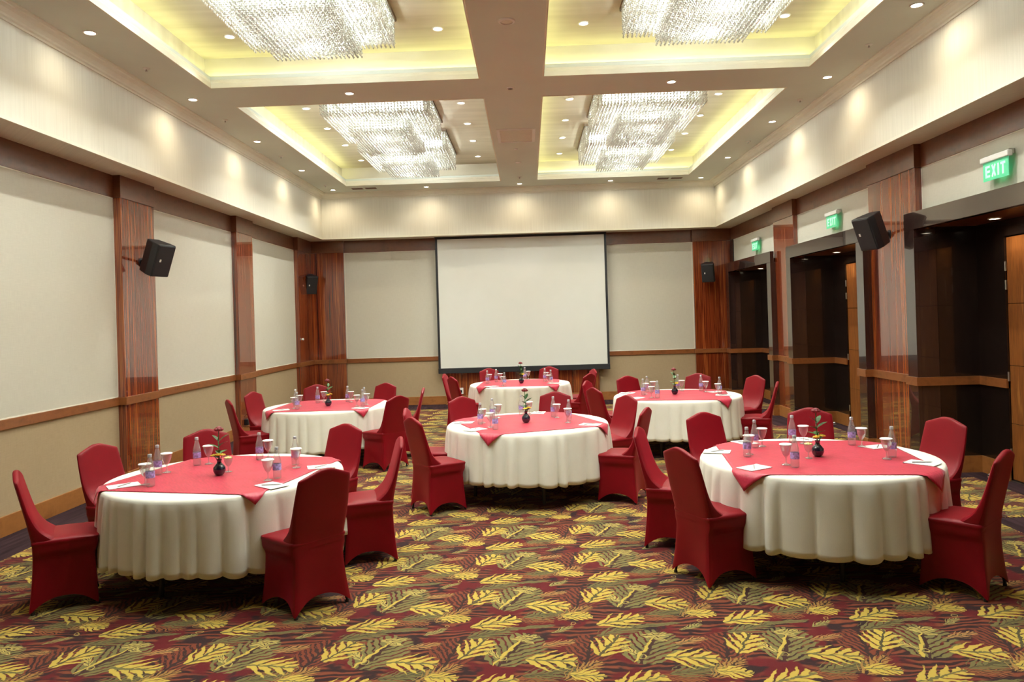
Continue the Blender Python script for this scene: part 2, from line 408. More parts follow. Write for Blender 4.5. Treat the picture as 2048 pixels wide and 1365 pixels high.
# chair rail and baseboard follow the pilasters
def run_y(name, xf, sgn, segs, z0, z1, th, mat, y0, y1):
    bm = bmn(); cur = y0
    for a, b, xx in segs + [(y1, y1, None)]:
        if a > cur: box(bm, *sorted((xf - sgn * 0.03, xf + sgn * th)), cur, a, z0, z1)
        if xx is not None:
            box(bm, *sorted((xf - sgn * 0.03, xx + sgn * th)), a - th, b + th, z0, z1)
        cur = b
    return struct(mk(name, bm, mat, bevel=0.003))
segL = [(a, b, XP) for a, b in PL] + [(15.95, 16.96, XP)]
run_y('trim_1', XW, 1, segL, ZRB, ZR, 0.022, 'rail_brown', YB, 16.98)
run_y('baseboard_left', XW, 1, segL, 0, ZBB, 0.018, 'baseboard_brown', YB, 16.98)
boxo('bulkhead', (-5.19, XUL, YB, 17.19, ZS, 5.4), 'wall_cream', wl)
boxo('bulkhead_lip', (XUL - 0.01, XUL + 0.008, YB, YUB, ZS - 0.004, ZS + 0.03), 'plaster_white', wl)

# ---- back wall
wb = struct(boxo('wall_back', (-5.2, 5.4, YW + 0.02, 17.25, 0, 5.5), 'wall_cream'))
XBL, XBR = -4.15, 3.72
YP = 16.935
WC = (-1.90, 1.55)
for a, b in ((XBL, WC[0]), (WC[1], XBR)):
    boxo('upper_panel', (a + 0.012, b - 0.012, YW, YW + 0.05, ZR + 0.012, ZP - 0.012), 'panel_cream', wb)
    boxo('lower_panel', (a, b, YW, YW + 0.05, ZBB, ZRB), 'panel_tan', wb)
    bm = bmn()
    for q in ((a, a + 0.012, ZR, ZP), (b - 0.012, b, ZR, ZP), (a, b, ZR, ZR + 0.012), (a, b, ZP - 0.012, ZP)):
        box(bm, q[0], q[1], YW - 0.004, YW + 0.05, q[2], q[3])
    mk('panel_bead', bm, 'bead_white', wb)
boxo('frieze', (-4.9, 4.58, YW - 0.012, YW + 0.05, ZP, ZS + 0.02), 'frieze_brown', wb)
for a, b in ((-4.92, XBL), WC, (XBR, 4.6)):
    o = boxo('pilaster', (a, b, YP, YW + 0.05, 0, ZP), 'veneer_red', wb, bevel=0.004)
    boxo('capital', (a - 0.01, b + 0.01, YP - 0.012, YW + 0.05, ZP, ZS + 0.01), 'frieze_brown', o)
def run_x(name, z0, z1, th, mat):
    bm = bmn()
    for a, b, yy in ((-4.9, XBL + th, YP), (XBL, WC[0], YW), (WC[0] - th, WC[1] + th, YP), (WC[1], XBR, YW), (XBR - th, 4.55, YP)):
        box(bm, a, b, yy - th, YW + 0.03, z0, z1)
    return struct(mk(name, bm, mat, bevel=0.003))
run_x('trim_2', ZRB, ZR, 0.022, 'rail_brown')
run_x('baseboard_back', 0, ZBB, 0.018, 'baseboard_brown')
boxo('bulkhead', (XUL, XUR, YUB, 17.2, ZS, 5.4), 'wall_cream', wb)
boxo('bulkhead_lip', (XUL, XUR, YUB - 0.008, YUB + 0.01, ZS - 0.004, ZS + 0.03), 'plaster_white', wb)

# ---- right wall with three portals
wr = struct(boxo('wall_right', (5.25, 5.4, YB - 0.2, 17.2, 0, 5.5), 'wall_cream'))
XPR, XF, XD2 = 4.50, 4.40, 5.10
PORT = [(5.87, 8.86), (9.95, 12.90), (13.72, 16.80)]
PR = [(4.85, 5.95), (8.77, 9.97), (12.78, 13.80)]
ZH0, ZH1 = 2.775, 2.975
JW = 0.215
boxo('upper_mass', (XR, 5.26, YB, 17.1, ZH1 - 0.1, 5.4), 'wall_cream', wr)
boxo('near_mass', (XR, 5.26, YB, PORT[0][0] + 0.05, 0, 2.9), 'wall_cream', wr)
edr = [YB] + [v for p_ in PR for v in p_] + [YP]
for i in range(0, len(edr), 2):
    a, b = edr[i], edr[i + 1]
    zl = ZR if i == 0 else ZH1 - 0.02
    boxo('upper_panel', (XR, XR + 0.03, a + 0.012, b - 0.012, zl + 0.012, ZP - 0.012), 'panel_cream', wr).location.x = -0.004
    bm = bmn()
    for q in ((a, a + 0.012, zl, ZP), (b - 0.012, b, zl, ZP), (a, b, ZP - 0.012, ZP)):
        box(bm, XR - 0.008, XR + 0.03, *q)
    mk('panel_bead', bm, 'bead_white', wr)
boxo('lower_panel', (XR - 0.004, XR + 0.03, YB, PR[0][0], ZBB, ZRB), 'panel_tan', wr)
boxo('frieze', (XR - 0.016, XR + 0.03, YB, YP, ZP, ZS + 0.02), 'frieze_brown', wr)
for a, b in PR:
    pilaster(wr, (XPR, 5.26, a, b, 0, ZP), (XPR - 0.012, XR + 0.05, a - 0.012, b + 0.012, ZP, ZS + 0.01))
boxo('corner_post', (XR - 0.03, 5.26, 16.72, 17.1, 0, ZP), 'wenge', wr)
boxo('bulkhead', (XUR, 5.3, YB, 17.19, ZS, 5.4), 'wall_cream', wr)
boxo('bulkhead_lip', (XUR - 0.008, XUR + 0.01, YB, YUB, ZS - 0.004, ZS + 0.03), 'plaster_white', wr)
# portals: lacquered frame, dark recess, one door each
rail = bmn(); base = bmn()
door_n = 0
for k, (a, b) in enumerate(PORT):
    ai, bi = a + JW, b - JW
    fr = boxo('portal_jamb', (XF, XPR + 0.15, a, ai, 0, ZH0), 'lacquer_dark', wr, bevel=0.004)
    boxo('portal_jamb', (XF, XPR + 0.15, bi, b, 0, ZH0), 'lacquer_dark', wr, bevel=0.004)
    boxo('portal_header', (XF, XF + 0.07, a, b, ZH0, ZH1), 'lacquer_dark', wr, bevel=0.004)
    boxo('recess_side', (XPR + 0.15, XD2 + 0.1, bi, bi + 0.06, 0, 2.9), 'wenge', wr)
    boxo('recess_side', (XPR + 0.15, XD2 + 0.1, ai - 0.06, ai, 0, 2.9), 'wenge', wr)
    boxo('recess_ceiling', (XF + 0.07, XD2 + 0.1, ai, bi, 2.795, 2.87), 'frieze_brown', wr)
    d1 = bi - 0.50; d0 = d1 - 1.62
    boxo('recess_back', (XD2, XD2 + 0.1, d1, bi + 0.02, 0, 2.9), 'wenge', wr)
    boxo('recess_back', (XD2, XD2 + 0.1, ai - 0.02, d0, 0, 2.9), 'wenge', wr)
    boxo('door_header', (XD2, XD2 + 0.1, d0, d1, 2.62, 2.9), 'wenge', wr)
    door_n += 1
    dr = struct(boxo('door_%d' % door_n, (XD2 + 0.05, XD2 + 0.09, d0, d1, 0.012, 2.62), 'wenge'))
    mid = (d0 + d1) / 2
    zs = [0.02, 0.62, 1.24, 1.90, 2.61]
    for (q0, q1) in ((d0 + 0.004, mid - 0.003), (mid + 0.003, d1 - 0.004)):
        leaf = boxo('door_leaf', (XD2 + 0.03, XD2 + 0.06, q0, q1, 0.015, 2.615), 'wenge', dr)
        for z0, z1 in zip(zs, zs[1:]):
            boxo('door_panel', (XD2 + 0.018, XD2 + 0.035, q0 + 0.002, q1 - 0.002, z0 + 0.003, z1 - 0.003), 'veneer_orange', leaf)
    for zz in (2.30, 2.10, 1.12, 0.30):
        bm = bmn(); tube(bm, (XD2 + 0.006, d1 - 0.004, zz - 0.05), (XD2 + 0.006, d1 - 0.004, zz + 0.05), 0.012)
        mk('hinge', bm, 'metal_steel', dr, smooth=True, angle=40)
    boxo('door_threshold', (XD2 - 0.005, XD2 + 0.05, d0, d1, 0.0, 0.012), 'metal_steel', dr)
    for bmx, z0, z1, th in ((rail, ZRB, ZR, 0.022), (base, 0, ZBB, 0.018)):
        if k < 3:   # front of far jamb, far side, back up to the door
            box(bmx, XF - th, XF + 0.02, bi - th, b + th, z0, z1)
            box(bmx, XF + 0.02, XD2 - th, bi - th, bi + 0.01, z0, z1)
            box(bmx, XD2 - th, XD2 + 0.02, d1, bi + 0.01, z0, z1)
            box(bmx, XD2 - th, XD2 + 0.02, ai - 0.01, d0, z0, z1)
            box(bmx, XF + 0.02, XD2 - th, ai - 0.01, ai + th, z0, z1)
            box(bmx, XF - th, XF + 0.02, a - th, ai + th, z0, z1)
            box(bmx, XF + 0.02, XPR - th, a - th, a + 0.01, z0, z1)
            box(bmx, XF + 0.02, XPR - th, b - 0.01, b + th, z0, z1)
            nxt = PORT[k + 1][0] + 0.01 if k < 2 else 16.93
            box(bmx, XPR - th, XPR + 0.02, b - 0.01, nxt, z0, z1)
box(rail, XR - 0.022, XR + 0.02, YB, 4.85, ZRB, ZR); box(rail, XPR - 0.022, XPR + 0.02, 4.83, 5.87, ZRB, ZR)
box(base, XR - 0.018, XR + 0.02, YB, 4.85, 0, ZBB); box(base, XPR - 0.018, XPR + 0.02, 4.83, 5.87, 0, ZBB)
struct(mk('trim_3', rail, 'rail_brown')); struct(mk('baseboard_right', base, 'baseboard_brown'))

# ---- wall behind the camera
wn = struct(boxo('wall_near', (-5.2, 5.4, YB - 0.2, YB, 0, 5.5), 'frieze_brown'))

# ---- ceiling with four coffers
bm = bmn()
xs = [-4.6, XA, XB_, XC_, XD, 4.25]; ys = [YB - 0.1, COFY[0][0], COFY[0][1], COFY[1][0], COFY[1][1], 16.62]
for i in range(5):
    for j in range(5):
        if i in (1, 3) and j in (1, 3): continue
        box(bm, xs[i], xs[i + 1], ys[j], ys[j + 1], ZC, ZC + 0.14)
bmesh.ops.remove_doubles(bm, verts=bm.verts, dist=1e-5)
ce = struct(mk('ceiling', bm, 'ceiling_tan'))
boxo('roof_slab', (-5.2, 5.4, YB - 0.2, 17.2, 5.45, 5.55), 'plaster_white', ce)
CO = 0.11
for (x0, x1) in ((XA, XB_), (XC_, XD)):
    for j, (y0, y1) in enumerate(COFY):
        bm = bmn()   # moulded lip
        sweep_frame(bm, x0, x1, y0, y1, [(0.012, ZC + 0.001), (0.0, ZC - 0.004), (-0.012, ZC - 0.004), (-0.012, ZC + 0.055), (-0.004, ZC + 0.075), (-0.004, ZC + 0.095), (0.012, ZC + 0.115), (0.018, ZC + 0.15), (0.03, ZC + 0.155), (0.03, ZC + 0.13)])
        mk('coffer_moulding', bm, 'plaster_white', ce)
        bm = bmn()   # inner walls and coffer ceiling
        X0, X1, Y0, Y1 = x0 - CO, x1 + CO, y0 - CO, y1 + CO
        box(bm, X0 - 0.03, X0, Y0, Y1, ZC + 0.12, ZI); box(bm, X1, X1 + 0.03, Y0, Y1, ZC + 0.12, ZI)
        box(bm, X0 - 0.03, X1 + 0.03, Y0 - 0.03, Y0, ZC + 0.12, ZI); box(bm, X0 - 0.03, X1 + 0.03, Y1, Y1 + 0.03, ZC + 0.12, ZI)
        box(bm, X0 - 0.03, X1 + 0.03, Y0 - 0.03, Y1 + 0.03, ZI, ZI + 0.05)
        mk('coffer_ceiling', bm, 'coffer_paint', ce)
        # cove strips lie on the ledge, out of sight
        sides = {'w': (X0 + 0.02, X0 + 0.05, Y0 + 0.1, Y1 - 0.1), 'e': (X1 - 0.05, X1 - 0.02, Y0 + 0.1, Y1 - 0.1),
                 's': (X0 + 0.1, X1 - 0.1, Y0 + 0.02, Y0 + 0.05), 'n': (X0 + 0.1, X1 - 0.1, Y1 - 0.05, Y1 - 0.02)}
        use = 'w' if (j == 1 and x0 == XA) else 'wesn'
        for s_ in use:
            a = sides[s_]
            boxo('cove_strip', (a[0], a[1], a[2], a[3], ZC + 0.142, ZC + 0.152), 'cove_glow', ce)
# crown under the ceiling
CR = [(0.0, ZC - 0.135), (0.012, ZC - 0.135), (0.014, ZC - 0.115), (0.03, ZC - 0.105), (0.034, ZC - 0.085), (0.06, ZC - 0.05), (0.095, ZC - 0.032), (0.10, ZC - 0.018), (0.125, ZC - 0.012), (0.128, ZC + 0.002)]
def crown(name, pts):
    bm = bmn(); R = []
    for o, z in CR:
        R.append([bm.verts.new((x_ + nx * o, y_ + ny * o, z)) for (x_, y_, nx, ny) in pts])
    for a, b in zip(R, R[1:]):
        for i in range(len(pts) - 1): bm.faces.new((a[i], a[i + 1], b[i + 1], b[i]))
    return struct(mk(name, bm, 'plaster_white'))
crown('trim_4', [(XUL, YB, 1, 0), (XUL, YUB, 1, -1)])
crown('trim_5', [(XUL, YUB, 1, -1), (XUR, YUB, -1, -1)])
crown('trim_6', [(XUR, YUB, -1, -1), (XUR, YB, -1, 0)])

# ================================================================== CEILING FITTINGS
def make_downlight():
    o = thing('downlight', '', 'downlight')
    bm = bmn(); lathe(bm, [(0.048, 0.0), (0.050, -0.008), (0.062, -0.008), (0.066, -0.002), (0.066, 0.0)], 20); mk('trim_ring', bm, 'white_plastic', o, True, angle=40)
    bm = bmn(); lathe(bm, [(0.0, -0.003), (0.048, -0.003)], 20); mk('lamp_face', bm, 'lamp_glow', o)
    return o
dl0 = make_downlight(); dl_used = [False]
def downlight(x_, y_, z_, label, group, power, col, size, blend=0.5, rad=0.03):
    o = dl0 if not dl_used[0] else dup(dl0)
    dl_used[0] = True
    o.location = (x_, y_, z_); tag(o, label, 'downlight', group)
    spot('downlight_beam', (0, 0, -0.02), power, col, size, blend, rad, o)
near_far = ['nearest the camera', 'second from the camera', 'third from the camera', 'fourth from the camera', 'fifth from the camera']
GL = 'recessed downlights in the flat ceiling'
for i, y_ in enumerate((7.16, 9.38, 11.63, 13.93)):
    downlight(-4.142, y_, ZC, 'warm recessed downlight along the left wall, %s' % near_far[i], GL, P_WALL, WARM, 156, 1.0)
for i, y_ in enumerate((7.25, 9.40, 11.51, 14.07)):
    downlight(3.79, y_, ZC, 'warm recessed downlight along the right wall, %s' % near_far[i], GL, P_WALL, WARM, 156, 1.0)
for x_, n_ in ((-4.12, 'in the far left ceiling corner'), (-2.11, 'above the left end of the screen'), (-0.11, 'above the middle of the screen'), (1.83, 'above the right end of the screen'), (3.75, 'in the far right ceiling corner')):
    downlight(x_, 16.08, ZC, 'warm recessed downlight along the back wall, %s' % n_, GL, P_WALL, WARM, 156, 1.0)
for x_, n_ in ((-2.156, 'left'), (1.856, 'right')):
    downlight(x_, 9.36, ZC, 'warm downlight in the cross beam, between the two %s chandeliers' % n_, GL, P_WALL, WARM, 156, 1.0)
GI = 'small downlights inside the ceiling coffers'
for cn, xs_ in (('left', (-3.27, -0.92)), ('right', (0.71, 2.94))):
    for x_, sd in zip(xs_, ('left', 'right')):
        for i, y_ in enumerate((4.60, 5.80, 7.02, 8.40)):
            downlight(x_, y_, ZI, 'white downlight on the %s side of the near %s coffer, %s' % (sd, cn, near_far[i]), GI, P_COFFER, WHITE, 112)
        for i, y_ in enumerate((11.31, 12.51, 13.73, 15.05)):
            downlight(x_, y_, ZI, 'white downlight on the %s side of the far %s coffer, %s' % (sd, cn, near_far[i]), GI, P_COFFER, WHITE, 112)
for k, (a, b) in enumerate(PORT):
    downlight(4.90, b - 0.215 - 0.68, 2.795, 'downlight in the ceiling of the %s dark doorway recess' % ('nearest', 'middle', 'farthest')[k], 'doorway recess downlights', P_RECESS, WHITE, 120)

def sprinkler(x_, y_, label):
    o = thing('sprinkler_head', label, 'sprinkler', (x_, y_, ZC), 0, 'ceiling sprinklers')
    bm = bmn(); lathe(bm, [(0.0, -0.012), (0.030, -0.012), (0.040, -0.004), (0.040, 0)], 14); mk('cover_plate', bm, 'white_plastic', o, True, angle=40)
    bm = bmn(); lathe(bm, [(0.0, -0.035), (0.014, -0.035), (0.010, -0.028), (0.006, -0.012)], 10); mk('nozzle', bm, 'metal_steel', o, True)
for i, y_ in enumerate((8.206, 10.363, 12.719, 15.517)):
    sprinkler(-4.13, y_, 'small ceiling sprinkler along the left wall, %s' % near_far[i])
for i, y_ in enumerate((8.294, 10.383, 12.809)):
    sprinkler(3.805, y_, 'small ceiling sprinkler along the right wall, %s' % near_far[i])
sprinkler(-0.101, 15.309, 'small ceiling sprinkler in the central beam near the back wall')
def disc_fit(name, x_, y_, r, label, cat, dark):
    o = thing(name, label, cat, (x_, y_, ZC))
    bm = bmn(); lathe(bm, [(r * 0.62, -0.006), (r * 0.7, -0.016), (r * 0.95, -0.010), (r, 0)], 22); mk('rim', bm, 'white_plastic', o, True, angle=50)
    bm = bmn(); lathe(bm, [(0, -0.012), (r * 0.64, -0.008)], 22); mk('face', bm, dark, o, True)
disc_fit('ceiling_speaker', -0.128, 7.263, 0.085, 'round white ceiling speaker in the central beam nearest the camera', 'speaker', 'grille_beige')
disc_fit('smoke_detector', -0.141, 9.38, 0.050, 'small round detector with dark centre where the beams cross', 'detector', 'plastic_black')
disc_fit('smoke_detector', -0.129, 12.768, 0.035, 'tiny white ceiling detector just beyond the square air grille', 'detector', 'white_plastic')
disc_fit('smoke_detector', -0.111, 13.88, 0.060, 'flat white ceiling detector in the far half of the central beam', 'detector', 'white_plastic')
o = thing('air_grille', 'beige framed rectangular air return grille in the central ceiling beam', 'air grille', (-0.11, 11.83, ZC))
bm = bmn(); sweep_frame(bm, -0.25, 0.25, -0.38, 0.38, [(0, -0.004), (0.0, -0.014), (0.045, -0.014), (0.05, 0.0)]); mk('frame', bm, 'white_plastic', o)
bm = bmn(); box(bm, -0.255, 0.255, -0.385, 0.385, -0.004, -0.001); mk('backing', bm, 'grille_beige', o)
for i in range(17):
    bm = bmn(); box(bm, -0.25, 0.25, -0.017, 0.017, -0.0065, -0.004, Matrix.Translation((0, -0.35 + i * 0.0437, 0))); mk('slat', bm, 'grille_beige', o)
for x_, lab in ((-3.435, 'left'), (3.08, 'right')):
    o = thing('linear_diffuser', 'narrow two part linear air slot at the far %s of the ceiling' % lab, 'air slot', (x_, 16.03, ZC), 0, 'linear air slots')
    for dx in (-0.145, 0.145):
        bm = bmn(); sweep_frame(bm, dx - 0.12, dx + 0.12, -0.10, 0.10, [(0, 0), (0, -0.006), (0.012, -0.006), (0.014, 0)]); f_ = mk('frame', bm, 'ceiling_tan', o)
        bm = bmn(); box(bm, dx - 0.12, dx + 0.12, -0.10, 0.10, -0.003, -0.0005); mk('slot', bm, 'slot_dark', o)
        for yy in (-0.06, -0.02, 0.02, 0.06):
            bm = bmn(); box(bm, dx - 0.12, dx + 0.12, yy - 0.006, yy + 0.006, -0.006, -0.003); mk('blade', bm, 'frieze_brown', o)

# ---- chandeliers
def octa(V, Fc, x_, y_, z_, r, h):
    n = len(V)
    V += [(x_ + r, y_, z_), (x_, y_ + r, z_), (x_ - r, y_, z_), (x_, y_ - r, z_), (x_, y_, z_ + h), (x_, y_, z_ - h)]
    Fc += [(n, n + 1, n + 4), (n + 1, n + 2, n + 4), (n + 2, n + 3, n + 4), (n + 3, n, n + 4), (n + 1, n, n + 5), (n + 2, n + 1, n + 5), (n + 3, n + 2, n + 5), (n, n + 3, n + 5)]
def curtain(name, x0, x1, y0, y1, z0, z1, parent, inner=0.07, sp=0.045):
    V, Fc = [], []; rnd = random.Random(3)
    nx = int(round((x1 - x0) / sp)); ny = int(round((y1 - y0) / sp))
    for i in range(nx + 1):
        for j in range(ny + 1):
            x_ = x0 + (x1 - x0) * i / nx; y_ = y0 + (y1 - y0) * j / ny
            edge = min(i, j, nx - i, ny - j)
            if edge > 1 and (i + j) % 2: pass
            top = z1 if edge <= 1 else z0 + inner + rnd.uniform(0, 0.02)
            z_ = z0 + rnd.uniform(0, 0.006)
            while z_ < top:
                r = rnd.uniform(0.011, 0.0145); h = rnd.uniform(0.015, 0.019)
                octa(V, Fc, x_ + rnd.uniform(-.003, .003), y_ + rnd.uniform(-.003, .003), z_, r, h)
                z_ += 0.040
    me = bpy.data.meshes.new(name); me.from_pydata(V, [], Fc); me.update()
    me.materials.append(MAT['crystal'])
    o = bpy.data.objects.new(name, me); COL.objects.link(o); o.parent = parent; o['kind'] = 'stuff'
    return o
ch0 = thing('crystal_chandelier', '', 'chandelier')
HW = 0.75
TIERS = [(-HW, HW, -2.09, -0.33, 4.845), (-HW, HW, 0.24, 2.09, 4.845), (-0.44, 0.44, -1.72, -0.10, 4.675), (-0.44, 0.44, 0.62, 1.88, 4.675)]
for k, (x0, x1, y0, y1, z0) in enumerate(TIERS):
    zt = 5.135 if k < 2 else 4.85
    if k < 2:
        bm = bmn(); box(bm, x0 - 0.02, x1 + 0.02, y0 - 0.02, y1 + 0.02, 5.135 - ZI, 0.0); mk('base_plate', bm, 'metal_steel', ch0)
        bm = bmn(); sweep_frame(bm, x0 - 0.02, x1 + 0.02, y0 - 0.02, y1 + 0.02, [(0.0, 5.13 - ZI), (0.006, 5.13 - ZI), (0.006, 5.165 - ZI)]); mk('base_edge', bm, 'slot_dark', ch0)
    if k < 2:
        bm = bmn(); box(bm, x0 + 0.12, x1 - 0.12, y0 + 0.12, y1 - 0.12, 5.125 - ZI, 5.134 - ZI); mk('fill_panel', bm, 'fill_glow', ch0)  # added glowing panel, lights the strands evenly from above
    curtain('crystal_strands', x0, x1, y0, y1, z0 - ZI, zt - ZI, ch0)
bm = bmn(); box(bm, -0.30, 0.30, -0.33, 0.24, 5.14 - ZI, -0.01); mk('link_plate', bm, 'metal_steel', ch0)
bulb_pos = []
for y_ in (-1.75, -1.2, -0.65, 0.60, 1.15, 1.72):
    for x_ in (-0.5, 0.0, 0.5): bulb_pos.append((x_, y_, 5.05 - ZI))
for q in bulb_pos:
    bm = bmn(); blob(bm, q, 0.022, sub=2); mk('bulb', bm, 'bulb_glow', ch0, True)
chs = []
for i, (x_, y_, lab) in enumerate(((-2.09, 12.59, 'far left coffer'), (1.82, 12.59, 'far right coffer'), (-2.10, 5.94, 'near left coffer, cut by the top of the picture'), (1.84, 5.90, 'near right coffer, cut by the top of the picture'))):
    o = ch0 if i == 0 else dup(ch0)
    o.location = (x_, y_, ZI); tag(o, 'stepped rectangular crystal chandelier in the ' + lab, 'chandelier', 'crystal chandeliers in the ceiling coffers')
    chs.append(o)
for o in chs:
    for q in [(a_, b_, c_ - 0.035) for a_, b_, c_ in bulb_pos] + [(0.0, -1.35, -0.40), (0.0, -0.45, -0.40), (0.0, 0.90, -0.40), (0.0, 1.55, -0.40)]:
        l = bpy.data.lights.new('chandelier_lamp', 'POINT'); l.energy = P_CHAND; l.color = WHITE; l.shadow_soft_size = 0.04
        lo = bpy.data.objects.new('chandelier_lamp', l); COL.objects.link(lo); lo.parent = o; lo.location = q

# ================================================================== BACK WALL: SCREEN, SOCKET
sc = thing('projection_screen', 'large white pull down projection screen with black border on the back wall', 'screen', (-0.13, 16.83, 0))
SX0, SX1, SZ0, SZ1 = -1.92, 1.91, 0.735, 3.775
bm = bmn(); box(bm, SX0 + 0.045, SX1 - 0.045, -0.004, 0.0, SZ0 + 0.09, SZ1 - 0.05); mk('screen_sheet', bm, 'screen_white', sc)
for nm, q in (('border', (SX0, SX0 + 0.05, -0.006, 0.004, SZ0, SZ1)), ('border', (SX1 - 0.05, SX1, -0.006, 0.004, SZ0, SZ1)), ('border', (SX0, SX1, -0.006, 0.004, SZ1 - 0.06, SZ1))):
    bm = bmn(); box(bm, *q); mk(nm, bm, 'screen_black', sc)
bm = bmn(); box(bm, SX0 - 0.005, SX1 + 0.005, -0.02, 0.015, SZ0 - 0.03, SZ0 + 0.09); mk('weight_bar', bm, 'screen_black', sc, bevel=0.008)
bm = bmn(); box(bm, SX0 - 0.01, SX1 + 0.01, -0.03, 0.06, ZS - 0.012, ZS - 0.001); mk('housing_slot', bm, 'screen_black', sc)
o = thing('wall_socket', 'white wall socket low on the wood panel below the screen', 'socket', (-1.575, YP, 0.30))
bm = bmn(); box(bm, -0.055, 0.055, -0.012, 0, -0.07, 0.07); mk('plate', bm, 'white_plastic', o, bevel=0.004)
bm = bmn(); box(bm, -0.03, 0.03, -0.018, -0.011, -0.04, 0.02); mk('plug', bm, 'plastic_black', o, bevel=0.004)
o = thing('ball_hook', 'small pale ball shaped hook on the left corner pilaster', 'hook', (XP, 16.0, 1.585))
bm = bmn(); lathe(bm, [(0, 0.0), (0.03, 0.0), (0.03, 0.006), (0, 0.006)], 14)
bmesh.ops.rotate(bm, verts=bm.verts, cent=(0, 0, 0), matrix=Matrix.Rotation(PI / 2, 3, 'Y')); mk('rosette', bm, 'metal_steel', o)
bm = bmn(); tube(bm, (0.004, 0, 0), (0.03, 0, 0), 0.01); blob(bm, (0.045, 0, 0), 0.028); mk('ball', bm, 'white_plastic', o, True)
o = thing('power_adapter', 'black power adapter with short cable at the foot of the second left pilaster', 'adapter', (XP, 12.78, 0.27))
bm = bmn(); box(bm, 0, 0.07, -0.09, 0.09, -0.05, 0.05); mk('body', bm, 'plastic_black', o, bevel=0.01)
bm = bmn(); pts = [(0.05, 0.08, 0.0), (0.10, 0.16, 0.05), (0.09, 0.24, 0.09), (0.05, 0.30, 0.07), (0.05, 0.34, -0.1), (0.06, 0.36, -0.262)]
for a, b in zip(pts, pts[1:]): tube(bm, a, b, 0.008, seg=8)
mk('cable', bm, 'plastic_black', o, True)
for k, (x_, y_, lab) in enumerate(((5.0, 8.35, 'nearest'), (4.96, 12.45, 'middle'), (4.75, 15.9, 'farthest'))):
    o = thing('door_stop', 'small steel dome door stop on the floor of the %s doorway' % lab, 'door stop', (x_, y_, 0.0), 0, 'floor door stops')
    bm = bmn(); lathe(bm, [(0, 0.045), (0.012, 0.044), (0.022, 0.035), (0.026, 0.02), (0.03, 0.008), (0.03, 0)], 16); mk('dome', bm, 'metal_steel', o, True)
    bm = bmn(); lathe(bm, [(0.0268, 0.018), (0.030, 0.020), (0.030, 0.028), (0.0245, 0.030)], 16); mk('rubber_ring', bm, 'plastic_black', o, True)

# ---- exit signs
def letters(bm, h, d):
    def bar(x0, x1, z0, z1): box(bm, x0, x1, -d, 0, z0, z1)
    t_ = h * 0.2; w_ = h * 0.62; x_ = 0
    bar(x_, x_ + t_, 0, h)
    for z in (0, h / 2 - t_ / 2, h - t_): bar(x_, x_ + w_, z, z + t_)
    x_ += w_ + h * 0.2
    for sgn in (1, -1):
        a = math.atan2(h, w_ - t_)
        L_ = math.hypot(h, w_ - t_)
        box(bm, -L_ / 2, L_ / 2, -d, 0, -t_ * 0.45, t_ * 0.45, Matrix.Translation((x_ + w_ / 2, 0, h / 2)) @ Matrix.Rotation(-sgn * a, 4, 'Y'))
    x_ += w_ + h * 0.2
    bar(x_, x_ + t_, 0, h); x_ += t_ + h * 0.2
    bar(x_, x_ + w_, h - t_, h); bar(x_ + w_ / 2 - t_ / 2, x_ + w_ / 2 + t_ / 2, 0, h)
    return x_ + w_
for k, (y_, lab) in enumerate(((7.28, 'nearest'), (11.17, 'middle'), (14.93, 'farthest'))):
    o = thing('exit_sign', 'green lit exit sign above the %s doorway' % lab, 'exit sign', (4.50, y_, 3.31), -PI / 2, 'exit signs above the doorways')
    bm = bmn(); box(bm, -0.215, 0.215, -0.02, 0.03, -0.035, 0.02); mk('housing', bm, 'white_plastic', o, bevel=0.008)
    for sx in (-0.17, 0.17):
        bm = bmn(); box(bm, sx - 0.015, sx + 0.015, 0.01, 0.066, -0.01, 0.035); mk('bracket', bm, 'metal_steel', o)
    bm = bmn(); box(bm, -0.195, 0.195, 0.0, 0.006, -0.215, -0.035); pn = mk('panel', bm, 'exit_green', o)
    bm = bmn(); W_ = letters(bm, 0.115, 0.004)
    bmesh.ops.translate(bm, verts=bm.verts, vec=(-W_ / 2, -0.0005, -0.185)); mk('lettering', bm, 'exit_white', pn)
    l = bpy.data.lights.new('exit_lamp', 'POINT'); l.energy = 0.16; l.color = (0.2, 1.0, 0.5); l.shadow_soft_size = 0.04
    lo = bpy.data.objects.new('exit_lamp', l); COL.objects.link(lo); lo.parent = o; lo.location = (0, 0.035, -0.16)

